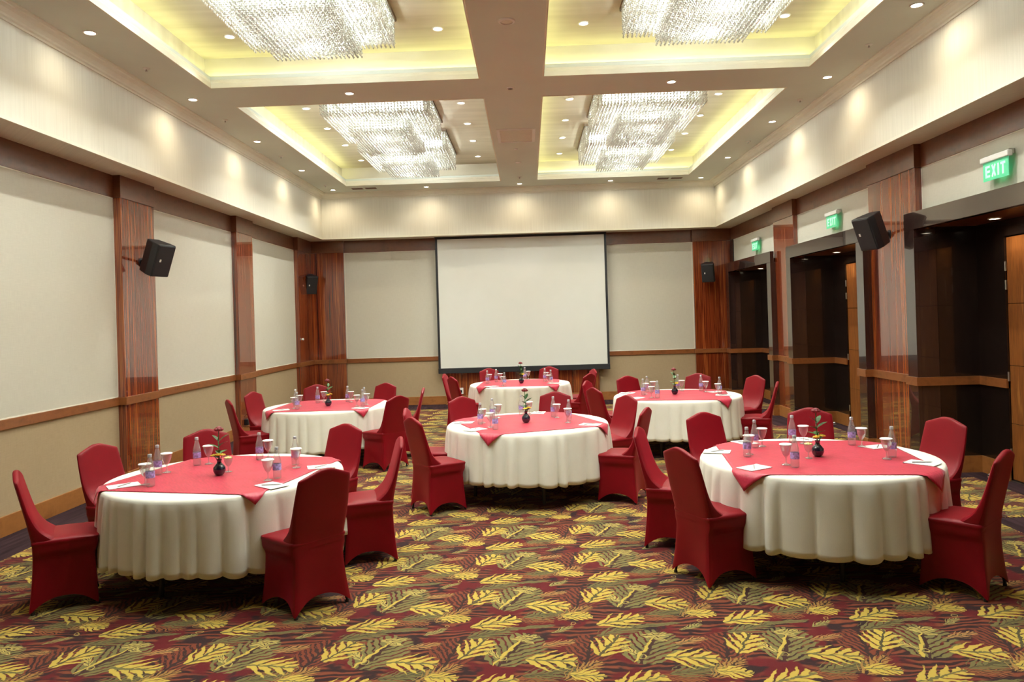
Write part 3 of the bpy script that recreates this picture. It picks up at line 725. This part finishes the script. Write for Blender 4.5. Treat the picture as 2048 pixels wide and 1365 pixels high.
# ---- wall speakers
def speaker(loc, body_off, face, label):
    """loc = wall plate point; face = direction the grille looks"""
    o = thing('wall_speaker', label, 'speaker', loc, 0, 'black wall speakers on the pilasters')
    f_ = Vector(face).normalized(); up = Vector((0, 0, 1)); s_ = f_.cross(up).normalized(); u_ = s_.cross(f_)
    R = Matrix((s_, -f_, u_)).transposed().to_4x4()
    T = Matrix.Translation(Vector(body_off)) @ R
    W_, H_, D_ = 0.135, 0.205, 0.26
    bm = bmn()
    pr_ = [(-W_, 0), (W_, 0), (W_, 0.10), (W_ * 0.62, D_), (-W_ * 0.62, D_), (-W_, 0.10)]
    lo_ = [bm.verts.new(T @ Vector((a, b, -H_))) for a, b in pr_]; hi_ = [bm.verts.new(T @ Vector((a, b, H_))) for a, b in pr_]
    bm.faces.new(lo_); bm.faces.new(hi_)
    for i in range(6): bm.faces.new((lo_[i], lo_[(i + 1) % 6], hi_[(i + 1) % 6], hi_[i]))
    mk('cabinet', bm, 'plastic_black', o, bevel=0.012)
    bm = bmn(); box(bm, -W_ + 0.012, W_ - 0.012, -0.012, 0.002, -H_ + 0.012, H_ - 0.012, T); g = mk('grille', bm, 'grille_black', o, bevel=0.006)
    bm = bmn(); box(bm, -0.012, 0.012, -0.0145, -0.012, -0.012, 0.022, T @ Matrix.Translation((W_ * 0.45, 0, 0.0))); mk('badge', bm, 'white_plastic', g)
    back = T @ Vector((0, D_ - 0.01, 0)); d = back.normalized()
    bm = bmn(); tube(bm, (0, 0, 0), tuple(back), 0.016, seg=10); mk('bracket_arm', bm, 'plastic_black', o, True, angle=40)
    n_ = Vector((1, 0, 0)) if abs(loc[0]) > 4.3 and loc[1] < 16 else Vector((0, -1, 0))
    if loc[0] > 4.3: n_ = Vector((-1, 0, 0))
    bm = bmn(); tube(bm, (0, 0, 0), tuple(n_ * 0.012), 0.055, seg=18); blob(bm, tuple(n_ * 0.02), 0.04); mk('wall_plate', bm, 'plastic_black', o, True, angle=40)
speaker((XP, 9.42, 2.75), (0.42, -0.26, -0.02), (0.93, -0.35, -0.40), 'black wall speaker on the near left pilaster')
speaker((XPR, 9.42, 2.80), (-0.42, -0.26, -0.02), (-0.93, -0.35, -0.40), 'black wall speaker on the near right pilaster')
speaker((-4.82, YP, 2.78), (0.04, -0.36, -0.02), (0.62, -0.75, -0.32), 'black wall speaker in the far left corner')
speaker((3.98, YP, 2.78), (-0.03, -0.36, -0.02), (-0.38, -0.88, -0.26), 'black wall speaker in the far right corner')

# ================================================================== TABLES
TNAME = ['front left table', 'front right table', 'centre table', 'rear left table', 'rear right table', 'farthest table']
TC = [(-2.375, 5.805), (2.195, 5.875), (-0.049, 8.214), (-2.825, 10.45), (2.037, 10.56), (-0.19, 13.2)]
TROT = [-57, -52, -115, -46, -56, -48]         # corner of the red overlay
RT, ZT = 0.865, 0.755
def cloth_mesh():
    bm = bmn(); rnd = random.Random(11); NA = 340
    ph = []; acc = 0
    nf = 34; ws = [rnd.uniform(0.6, 1.5) for _ in range(nf)]; tot = sum(ws)
    edges = [0]
    for q in ws: edges.append(edges[-1] + q / tot)
    amp = [rnd.uniform(0.55, 1.2) for _ in range(nf)]
    def fold(u):
        for i in range(nf):
            if u <= edges[i + 1] + 1e-9:
                s_ = (u - edges[i]) / (edges[i + 1] - edges[i])
                return amp[i] * (1 - abs(2 * s_ - 1) ** 2) ** 0.6 - 0.42
        return 0
    prof = [(0.0, 0), (0.25, 0), (0.5, 0), (0.7, 0), (0.82, 0), (0.845, 0), (0.862, -0.004), (0.872, -0.014), (0.878, -0.03)]
    hem = 0.245; rows = 12
    R = []
    for r, dz in prof:
        if r == 0: R.append([bm.verts.new((0, 0, ZT + 0.006))]); continue
        R.append([bm.verts.new((r * math.cos(2 * PI * i / NA), r * math.sin(2 * PI * i / NA), ZT + 0.006 + dz)) for i in range(NA)])
    for k in range(1, rows + 1):
        v = k / rows; ring = []
        for i in range(NA):
            u = i / NA; f = fold(u)
            r = 0.878 + 0.018 * v + f * 0.055 * (v ** 0.5)
            z = ZT - 0.024 - (ZT - 0.024 - hem) * v + 0.012 * v * math.sin(2 * PI * 3 * u + 1) - f * 0.014 * v
            ring.append(bm.verts.new((r * math.cos(2 * PI * u), r * math.sin(2 * PI * u), z)))
        R.append(ring)
    for a, b in zip(R, R[1:]):
        for i in range(NA):
            j = (i + 1) % NA
            if len(a) == 1: bm.faces.new((a[0], b[i], b[j]))
            else: bm.faces.new((a[i], b[i], b[j], a[j]))
    return bm
def overlay_mesh(S=0.70, ox=0.0):
    bm = bmn(); N = 56; G = []
    for i in range(N + 1):
        row = []
        for j in range(N + 1):
            x_ = -S + 2 * S * i / N + ox; y_ = -S + 2 * S * j / N + ox
            r = math.hypot(x_, y_); wr_ = 0.0015 * math.sin(9 * x_ + 3 * y_) * math.sin(7 * y_ - 2 * x_)
            if r <= RT - 0.01: q = Vector((x_, y_, ZT + 0.0105 + abs(wr_)))
            else:
                th = math.atan2(y_, x_); ex = r - (RT - 0.01)
                bend = min(ex / 0.03, 1.0)
                rr = RT - 0.01 + 0.042 * math.sin(bend * PI / 2) + max(0, ex - 0.03) * 0.22
                zz = ZT + 0.0105 - 0.016 * (1 - math.cos(bend * PI / 2)) - max(0, ex - 0.02) * 0.97
                q = Vector((rr * math.cos(th), rr * math.sin(th), zz))
            row.append(bm.verts.new(q))
        G.append(row)
    for i in range(N):
        for j in range(N): bm.faces.new((G[i][j], G[i + 1][j], G[i + 1][j + 1], G[i][j + 1]))
    bmesh.ops.rotate(bm, verts=bm.verts, cent=(0, 0, 0), matrix=Matrix.Rotation(-PI / 4, 3, 'Z'))
    return bm
tb0 = thing('round_table', '', 'table')
bm = bmn(); lathe(bm, [(0, ZT), (RT - 0.01, ZT), (RT, ZT - 0.008), (RT, ZT - 0.026), (RT - 0.01, ZT - 0.03), (0, ZT - 0.03)], 64); mk('tabletop', bm, 'metal_black', tb0, True, angle=30)
for k in range(4):
    a = PI / 4 + k * PI / 2
    bm = bmn(); tube(bm, (0.56 * math.cos(a), 0.56 * math.sin(a), ZT - 0.03), (0.60 * math.cos(a), 0.60 * math.sin(a), 0.0), 0.019, seg=12); mk('leg', bm, 'metal_black', tb0, True, angle=40)
for sgn in (-1, 1):
    bm = bmn(); tube(bm, (0.40 * sgn, -0.40, 0.36), (0.40 * sgn, 0.40, 0.36), 0.012, seg=8); mk('crossbar', bm, 'metal_black', tb0, True, angle=40)
cl0 = mk('tablecloth', cloth_mesh(), 'cloth_white', None, True); cl0.modifiers.new('solid', 'SOLIDIFY').thickness = 0.002
OVS = [(0.68, -0.02), (0.70, 0.0), (0.69, 0.0), (0.68, 0.0), (0.69, 0.0), (0.69, 0.0)]
for k, (x_, y_) in enumerate(TC):
    o = tb0 if k == 0 else dup(tb0); o.location = (x_, y_, 0); o.rotation_euler.z = 0.3 + 0.37 * k
    tag(o, 'round banquet table with black legs, the %s' % TNAME[k], 'table', 'round banquet tables')
    c = cl0 if k == 0 else dup(cl0); c.location = (x_, y_, 0); c.rotation_euler.z = 1.1 * k
    tag(c, 'ivory cloth with ruffled hanging folds on the %s' % TNAME[k], 'tablecloth', 'ivory tablecloths')
    v = mk('table_overlay', overlay_mesh(*OVS[k]), 'overlay_red', None, True); v.modifiers.new('solid', 'SOLIDIFY').thickness = 0.0015
    v.location = (x_, y_, 0); v.rotation_euler.z = math.radians(TROT[k])
    tag(v, 'square red overlay cloth on the %s' % TNAME[k], 'overlay', 'red overlay cloths')

# ================================================================== CHAIRS
def chair_meshes():
    NS = 10
    def rect(hwr, hwf, yr, yf, rc):
        pts = []
        cor = [(-hwr, yr), (hwr, yr), (hwf, yf), (-hwf, yf)]
        for s_ in range(4):
            a = Vector(cor[s_]); b = Vector(cor[(s_ + 1) % 4])
            for i in range(NS):
                pts.append((a.lerp(b, i / NS), s_, i / NS))
        return pts
    bm = bmn(); R = []
    H = 0.455; rows = 18
    def dims(z):
        k = max(0, min(1, z / 0.40)); fl_ = (1 - k) ** 1.6
        w_ = max(0.0, min(1.0, (z - 0.372) / 0.03)); w_ = w_ * w_ * (3 - 2 * w_)
        d_ = 0.018 * (1 - w_)
        return (0.207 - d_ + 0.040 * fl_, 0.214 - d_ + 0.034 * fl_, -0.212 - 0.035 * fl_, 0.182 - d_ + 0.022 * fl_)
    ARCH = [0.105, 0.095, 0.10, 0.095]
    for r_ in range(rows + 1):
        v = r_ / rows; ring = []
        base_pts = rect(1, 1, -1, 1, 0)
        for (_, s_, f) in base_pts:
            zb = ARCH[s_] * (1 - abs(2 * f - 1) ** 2.6)
            z = zb + (H - zb) * v
            hwr, hwf, yr, yf = dims(z)
            cor = [Vector((-hwr, yr)), Vector((hwr, yr)), Vector((hwf, yf)), Vector((-hwf, yf))]
            q = cor[s_].lerp(cor[(s_ + 1) % 4], f)
            cen = Vector((0, 0.0))
            nrm = [Vector((0, -1)), Vector((1, 0)), Vector((0, 1)), Vector((-1, 0))][s_]
            pull = 0.030 * math.sin(PI * f) * (1 - v) ** 1.2
            q = q - nrm * pull
            if f == 0: q = q * 0.985
            if 0.62 < z / H < 0.86: pass
            ring.append(bm.verts.new((q.x, q.y, z)))
        R.append(ring)
    # pad edge then seat top
    for z, sc_, bl in ((0.405, 0, 0),):
        pass
    for ins, z in ((-0.006, 0.462), (-0.006, 0.478), (0.004, 0.490), (0.03, 0.497), (0.075, 0.501), (0.14, 0.503)):
        ring = []
        for (q, s_, f) in rect(0.205 - ins, 0.212 - ins, -0.212 + ins, 0.183 - ins, 0):
            if f == 0: q = q * (0.985 if ins < 0.02 else 0.95)
            dip = 0.012 * max(0, q.y) / 0.2 if z > 0.48 else 0
            ring.append(bm.verts.new((q.x, q.y, z - dip)))
        R.append(ring)
    for a, b in zip(R, R[1:]):
        n = len(a)
        for i in range(n): bm.faces.new((a[i], a[(i + 1) % n], b[(i + 1) % n], b[i]))
    c = bm.verts.new((0, 0, 0.503)); n = len(R[-1])
    for i in range(n): bm.faces.new((R[-1][i], R[-1][(i + 1) % n], c))
    seat = bm
    # backrest
    bm = bmn(); R = []; NX = 14; rows = 16; zl = 0.43
    def yr(z): return -0.214 - 0.105 * max(0, (z - 0.45) / 0.48) ** 1.15
    def hw(z):
        k = (z - 0.45) / 0.46
        return 0.206 + 0.010 * math.sin(PI * max(0, min(1, k))) - 0.008 * max(0, k)
    for r_ in range(rows + 1):
        v = r_ / rows
        def zt(xn): return 0.885 + 0.058 * min(1.0, (1 - abs(xn)) * 1.22)
        front, back = [], []
        for i in range(NX + 1):
            xn = -1 + 2 * i / NX
            z = zl + (zt(xn) - zl) * v
            th = 0.050 - 0.010 * v + 0.115 * math.exp(-max(0, z - 0.485) / 0.062)
            hx = hw(z) * xn
            rnd_ = 0.012 * abs(xn) ** 8
            y0 = yr(z)
            back.append(Vector((hx, y0 + rnd_, z))); front.append(Vector((hx, min(y0 + th, 0.0) - rnd_, z)))
        R.append([bm.verts.new(q) for q in back] + [bm.verts.new(q) for q in front[::-1]])
    n = len(R[0])
    for a, b in zip(R, R[1:]):
        for i in range(n): bm.faces.new((a[i], a[(i + 1) % n], b[(i + 1) % n], b[i]))
    top = []
    for v_ in R[-1]:
        yc = yr(v_.co.z) + 0.02
        top.append(bm.verts.new((v_.co.x * 0.985, yc + (v_.co.y - yc) * 0.55, v_.co.z + 0.010)))
    for i in range(n): bm.faces.new((R[-1][i], R[-1][(i + 1) % n], top[(i + 1) % n], top[i]))
    for i in range(NX): bm.faces.new((top[i], top[i + 1], top[n - 2 - i], top[n - 1 - i]))
    return seat, bm
ch_t = thing('banquet_chair', '', 'chair')
sm_, bk_ = chair_meshes()
so = mk('seat_cover', sm_, 'chair_red', ch_t, True, angle=62)
bo = mk('back_cover', bk_, 'chair_red', ch_t, True, angle=62)
for o in (so, bo):
    md = o.modifiers.new('sub', 'SUBSURF'); md.levels = 1; md.render_levels = 1
for sx in (-1, 1):
    for yy0, yy1 in ((-0.215, -0.15), (0.17, 0.13)):
        bm = bmn(); tube(bm, (0.196 * sx, yy0, 0.012), (0.150 * sx, yy1, 0.40), 0.009, seg=8); lathe(bm, [(0, 0.0), (0.013, 0.0), (0.013, 0.012), (0.010, 0.02), (0, 0.02)], 10, (0.196 * sx, yy0, 0)); mk('leg', bm, 'metal_black', ch_t, True, angle=40)
CHAIRS = [
 [((-3.56, 5.114), 'near left'), ((-3.643, 6.222), 'left'), ((-3.029, 6.948), 'far left'), ((-1.752, 7.064), 'far right'), ((-1.081, 6.16), 'right'), ((-1.362, 4.902), 'near right')],
 [((1.027, 5.326), 'near left'), ((0.891, 6.355), 'left'), ((1.623, 7.189), 'far left'), ((2.671, 7.30), 'far right'), ((3.50, 6.45), 'right'), ((3.055, 4.928), 'near right')],
 [((-1.186, 7.406), 'near left'), ((-1.371, 8.176), 'left'), ((-0.858, 9.274), 'far left'), ((0.318, 9.563), 'far right'), ((1.138, 8.917), 'right'), ((1.175, 7.685), 'near right')],
 [((-3.937, 9.70), 'near left'), ((-4.02, 10.76), 'left'), ((-3.363, 11.72), 'far left'), ((-2.25, 11.68), 'far right'), ((-1.522, 10.651), 'right'), ((-1.70, 9.62), 'near right')],
 [((0.82, 9.953), 'near left'), ((0.811, 11.045), 'left'), ((1.499, 11.731), 'far left'), ((2.612, 11.827), 'far right'), ((3.328, 11.161), 'right'), ((3.276, 10.067), 'near right')],
 [((-1.318, 12.541), 'near left'), ((-1.527, 13.283), 'left'), ((-0.80, 14.45), 'far left'), ((0.362, 14.481), 'far right'), ((1.137, 13.461), 'right'), ((0.985, 12.45), 'near right')]]
first = True; ANG = []
for k, lst in enumerate(CHAIRS):
    al = []
    for (bx, by), pl in lst:
        dx, dy = TC[k][0] - bx, TC[k][1] - by
        L_ = math.hypot(dx, dy); fx, fy = dx / L_, dy / L_
        o = ch_t if first else dup(ch_t); first = False
        o.location = (bx + fx * 0.30, by + fy * 0.30, 0.004 if True else 0)
        o.rotation_euler.z = math.atan2(fy, fx) - PI / 2 + random.uniform(-0.05, 0.05)
        tag(o, 'chair in red stretch cover at the %s place of the %s' % (pl, TNAME[k]), 'chair', 'red covered banquet chairs')
        al.append((math.degrees(math.atan2(-dy, -dx)), pl))
    ANG.append(al)

# ================================================================== TABLE SETTINGS
ZTOP = ZT + 0.0125
def make_bottle():
    o = thing('water_bottle', '', 'bottle')
    bm = bmn(); lathe(bm, [(0, 0.0), (0.026, 0.0), (0.030, 0.005), (0.031, 0.11), (0.029, 0.135), (0.020, 0.172), (0.0135, 0.20), (0.0125, 0.218), (0.0125, 0.2185), (0, 0.2185)], 20); mk('glass_body', bm, 'clear_glass', o, True, angle=50)
    bm = bmn(); lathe(bm, [(0.0315, 0.062), (0.0318, 0.062), (0.0318, 0.108), (0.0315, 0.108)], 20); mk('label_band', bm, 'label_purple', o, True, angle=50)
    bm = bmn(); lathe(bm, [(0.0140, 0.208), (0.0145, 0.208), (0.0145, 0.228), (0.012, 0.231), (0, 0.231)], 16); mk('cap', bm, 'cap_silver', o, True, angle=50)
    return o
def make_goblet(lid):
    o = thing('water_goblet' if lid else 'candle_goblet', '', 'glass')
    bm = bmn(); lathe(bm, [(0, 0.0), (0.033, 0.0), (0.033, 0.003), (0.012, 0.010), (0.005, 0.018), (0.0045, 0.045), (0.007, 0.055), (0.022, 0.075), (0.034, 0.105), (0.041, 0.148), (0.0395, 0.148), (0.0325, 0.106), (0.020, 0.078), (0.004, 0.062), (0, 0.061)], 22); mk('bowl', bm, 'clear_glass', o, True, angle=70)
    if lid:
        bm = bmn(); lathe(bm, [(0, 0.155), (0.043, 0.154), (0.046, 0.150), (0.046, 0.1475), (0.0, 0.1482)], 22); mk('paper_lid', bm, 'paper_white', o, True, angle=50)
    else:
        o.scale = (0.85, 0.85, 0.72)
        bm = bmn()
        for i in range(7):
            a = i * 2 * PI / 7; blob(bm, (0.022 * math.cos(a), 0.022 * math.sin(a), 0.150), 0.016, (1, 1, 0.7), 1)
        blob(bm, (0, 0, 0.158), 0.018, (1, 1, 0.6), 1); mk('floating_bloom', bm, 'bloom_cream', o, True)
    return o
def make_pad():
    o = thing('notepad', '', 'notepad')
    bm = bmn(); box(bm, -0.075, 0.075, -0.105, 0.105, 0, 0.004); mk('sheets', bm, 'paper_white', o)
    bm = bmn(); box(bm, -0.075, 0.075, 0.095, 0.106, 0, 0.0052); mk('gum_edge', bm, 'white_plastic', o)
    return o
def make_pen():
    o = thing('pen', '', 'pen')
    bm = bmn(); tube(bm, (0, -0.055, 0.0045), (0, 0.07, 0.0045), 0.0042, seg=8); mk('barrel', bm, 'pen_grey', o, True, angle=40)
    bm = bmn(); tube(bm, (0, -0.07, 0.0045), (0, -0.055, 0.0045), 0.001, 0.004, seg=8); mk('tip', bm, 'cap_silver', o, True, angle=40)
    bm = bmn(); box(bm, -0.001, 0.001, 0.03, 0.068, 0.008, 0.0095); mk('clip', bm, 'cap_silver', o)
    return o
def make_vase():
    o = thing('bud_vase', '', 'vase')
    bm = bmn(); lathe(bm, [(0, 0.0), (0.022, 0.0), (0.036, 0.012), (0.047, 0.038), (0.044, 0.062), (0.028, 0.082), (0.017, 0.094), (0.016, 0.108), (0.021, 0.122), (0.019, 0.122), (0.013, 0.108), (0.013, 0.094), (0.024, 0.08), (0.0, 0.02)], 28); mk('vase_body', bm, 'vase_navy', o, True, angle=80)
    return o
def leaf_mesh(p, d, L_, W_):
    bm = bmn(); p = Vector(p); d = Vector(d).normalized(); s_ = d.cross(Vector((0, 0, 1)))
    s_ = s_.normalized() if s_.length > 0.01 else Vector((1, 0, 0)); n_ = s_.cross(d)
    N = 5; rows = []
    for i in range(N + 1):
        q = i / N; w_ = W_ * (4 * q * (1 - q)) ** 0.7 * 0.5 + 0.0004; c = p + d * L_ * q - n_ * 0.25 * L_ * q * q
        rows.append([bm.verts.new(c - s_ * w_ + n_ * w_ * 0.25), bm.verts.new(c), bm.verts.new(c + s_ * w_ + n_ * w_ * 0.25)])
    for a, b in zip(rows, rows[1:]):
        for i in range(2): bm.faces.new((a[i], a[i + 1], b[i + 1], b[i]))
    bmesh.ops.solidify(bm, geom=bm.faces[:], thickness=0.0006)
    return bm
def make_flowers():
    o = thing('flower_arrangement', '', 'flowers'); rnd = random.Random(5)
    bm = bmn(); pts = [(0, 0, 0.03), (0.002, 0.0, 0.14), (-0.004, 0.004, 0.24), (0.0, 0.006, 0.305)]
    for a, b in zip(pts, pts[1:]): tube(bm, a, b, 0.0028, seg=7)
    for dx, dy, zz in ((0.022, -0.012, 0.145), (-0.022, -0.014, 0.142), (0.004, -0.024, 0.148)): tube(bm, (0, 0, 0.09), (dx, dy, zz), 0.002, seg=6)
    mk('stem', bm, 'leaf_green', o, True)
    bm = bmn(); blob(bm, (0, 0.006, 0.318), 0.021, (1, 1, 0.85), 2, 0.06)
    for i in range(6):
        a = i * 2 * PI / 6; blob(bm, (0.016 * math.cos(a), 0.006 + 0.016 * math.sin(a), 0.314), 0.014, (1, 1, 0.9), 1)
    mk('rose_bloom', bm, 'rose_red', o, True)
    for (p, d, L_, W_) in (((0, 0, 0.20), (0.7, -0.2, 0.7), 0.075, 0.032), ((0, 0, 0.19), (-0.8, -0.1, 0.6), 0.07, 0.032), ((0, 0, 0.23), (0.6, 0.3, 0.9), 0.075, 0.028), ((0, 0, 0.235), (-0.6, 0.2, 0.9), 0.06, 0.026), ((0, 0, 0.16), (0.2, -0.8, 0.7), 0.06, 0.03),
                         ((0, 0, 0.12), (0.9, 0.1, 0.5), 0.065, 0.03), ((0, 0, 0.12), (-0.9, 0.2, 0.5), 0.065, 0.03), ((0, 0, 0.13), (-0.3, -0.9, 0.5), 0.055, 0.03), ((0, 0, 0.15), (0.5, 0.8, 0.6), 0.06, 0.03), ((0, 0, 0.15), (-0.5, 0.8, 0.6), 0.06, 0.03)):
        mk('leaf', leaf_mesh(p, d, L_, W_), 'leaf_green', o, True)
    for (dx, dy, zz) in ((0.024, -0.014, 0.15), (-0.024, -0.016, 0.147), (0.004, -0.027, 0.155)):
        bm = bmn(); blob(bm, (dx, dy, zz), 0.013, (1, 1, 0.7), 1)
        for i in range(6):
            a = i * 2 * PI / 6; blob(bm, (dx + 0.012 * math.cos(a), dy + 0.012 * math.sin(a), zz - 0.002), 0.010, (1, 1, 0.6), 1)
        mk('yellow_bloom', bm, 'bloom_yellow', o, True)
    o.scale = (1.3, 1.3, 1.15)
    return o
# ray through a picture point onto the table top, used only to read positions off the photograph
def on_table(px, py, z=ZTOP):
    a, b = px - CX, py - CY
    u = math.cos(ROLL) * a + math.sin(ROLL) * b; v = -math.sin(ROLL) * a + math.cos(ROLL) * b
    d = U * (u / F_PX) + DN * (v / F_PX) + FWD
    s_ = (z - 1.9) / d.z
    return d.x * s_, d.y * s_
PRO = dict(bottle=make_bottle(), glass=make_goblet(True), candle=make_goblet(False), pad=make_pad(), pen=make_pen(), vase=make_vase(), flowers=make_flowers())
used = set()
def place(kind, loc, rz, label, group):
    o = PRO[kind] if kind not in used else dup(PRO[kind])
    used.add(kind); o.location = loc; o.rotation_euler.z = rz
    cat = dict(bottle='bottle', glass='glass', candle='glass', pad='notepad', pen='pen', vase='vase', flowers='flowers')[kind]
    tag(o, label, cat, group); return o
BOT = [[(301, 973), (316, 950), (394.6, 931), (519.5, 920), (591, 930), (554.6, 956.7)],
       [(1590.3, 935), (1494.7, 913.8), (1510, 896), (1585, 885), (1704, 890.4), (1784.7, 914.3)],
       [(991, 859.5), (961, 849), (985, 838), (1043, 830), (1107, 834), (1138, 842)],
       [(594.4, 819), (591.5, 812), (635.5, 806.5), (695.5, 804.3), (729, 808), (725.6, 813)],
       [(1315, 796.4), (1286.7, 790.8), (1294.4, 784.6), (1356, 780.5), (1402.6, 782), (1439.6, 787.4)],
       [(1009.4, 772.7), (975, 768), (992.7, 764.3), (1050, 760), (1090, 763.4), (1102, 767)]]
GLA = [[(290.5, 970), (330.5, 946.4), (417.7, 928.5), (534.7, 917), (592.7, 936), (538.2, 960.8)],
       [(1572.5, 930.3), (1498.5, 909.5), (1524.4, 893.4), (1607.4, 888), (1723.8, 893.8), (1773.7, 918.4)],
       [(980.8, 855.2), (965.5, 846.5), (996, 836.5), (1058.6, 830), (1114, 836), (1136, 846)],
       [(588, 818), (600, 813), (648, 805), (700.7, 804.8), (734, 810), (716, 813)],
       [(1305, 796), (1292, 789), (1302, 784.5), (1363.6, 782), (1411.8, 784.5), (1436, 790)],
       [(1005.7, 772), (979.5, 766.5), (1001, 764.5), (1056.7, 759.2), (1093, 762.5), (1097.5, 768.5)]]
PADS = [[(543.4, 972.2), (247, 972.6), (642.5, 934.5)],
        [(1508, 936.5), (1430, 904), (1476, 883.5), (1606, 878.8), (1756, 894.5), (1845, 927)],
        [(950, 860), (928, 846), (1077, 826.5), (1181, 850)],
        [(562, 821), (727, 817.5)],
        [(1272, 797), (1254, 787), (1430, 784.5), (1447, 791)],
        [(980, 774), (1110, 767)]]
PADI = [[5, 0, 4], [0, 1, 2, 3, 4, 5], [0, 1, 3, 5], [0, 5], [0, 1, 4, 5], [0, 5]]
VAS = [(439.2, 951), (1635.8, 913.2), (1052.3, 845.8), (656.7, 812.4), (1349.7, 789.2), (1042.8, 767)]
for k in range(6):
    tn = TNAME[k]
    for i in range(6):
        pl = ANG[k][i][1]
        bx, by = on_table(*BOT[k][i]); gx, gy = on_table(*GLA[k][i])
        d = math.hypot(bx - gx, by - gy)
        if d < 0.085:
            if d < 1e-4: gx += 0.085; d = 0.085
            f_ = 0.085 / d; gx, gy = bx + (gx - bx) * f_, by + (gy - by) * f_
        for q in ((bx, by), (gx, gy)):
            pass
        place('bottle', (bx, by, ZTOP), random.uniform(0, 6), 'clear water bottle with purple label at the %s place of the %s' % (pl, tn), 'water bottles on the tables')
        place('glass', (gx, gy, ZTOP), 0, 'stemmed water glass under a white paper lid, %s place of the %s' % (pl, tn), 'lidded water glasses')
    for (px_, py_), i in zip(PADS[k], PADI[k]):
        pl = ANG[k][i][1]; x_, y_ = on_table(px_, py_)
        r = math.hypot(x_ - TC[k][0], y_ - TC[k][1])
        if r > 0.75: x_ = TC[k][0] + (x_ - TC[k][0]) * 0.75 / r; y_ = TC[k][1] + (y_ - TC[k][1]) * 0.75 / r
        rz = math.radians(ANG[k][i][0]) + PI / 2 + random.uniform(-0.15, 0.15)
        place('pad', (x_, y_, ZTOP), rz, 'white notepad at the %s place of the %s' % (pl, tn), 'white notepads')
        place('pen', (x_, y_, ZTOP + 0.0042), rz + 0.75, 'slim grey pen on the notepad at the %s place of the %s' % (pl, tn), 'pens on the notepads')
    x_, y_ = on_table(*VAS[k])
    place('vase', (x_, y_, ZTOP), 0, 'round navy glazed bud vase in the middle of the %s' % tn, 'bud vases')
    place('flowers', (x_, y_, ZTOP - 0.012), 0.4 * k, 'red rose with leaves and yellow blooms in the vase of the %s' % tn, 'vase flowers')
for k, q in ((0, (457, 944)), (1, (1617.3, 917))):
    x_, y_ = on_table(*q)
    place('candle', (x_, y_, ZTOP), 0, 'small goblet with a pale yellow bloom beside the vase on the %s' % TNAME[k], 'bloom goblets')
bpy.context.view_layer.update()
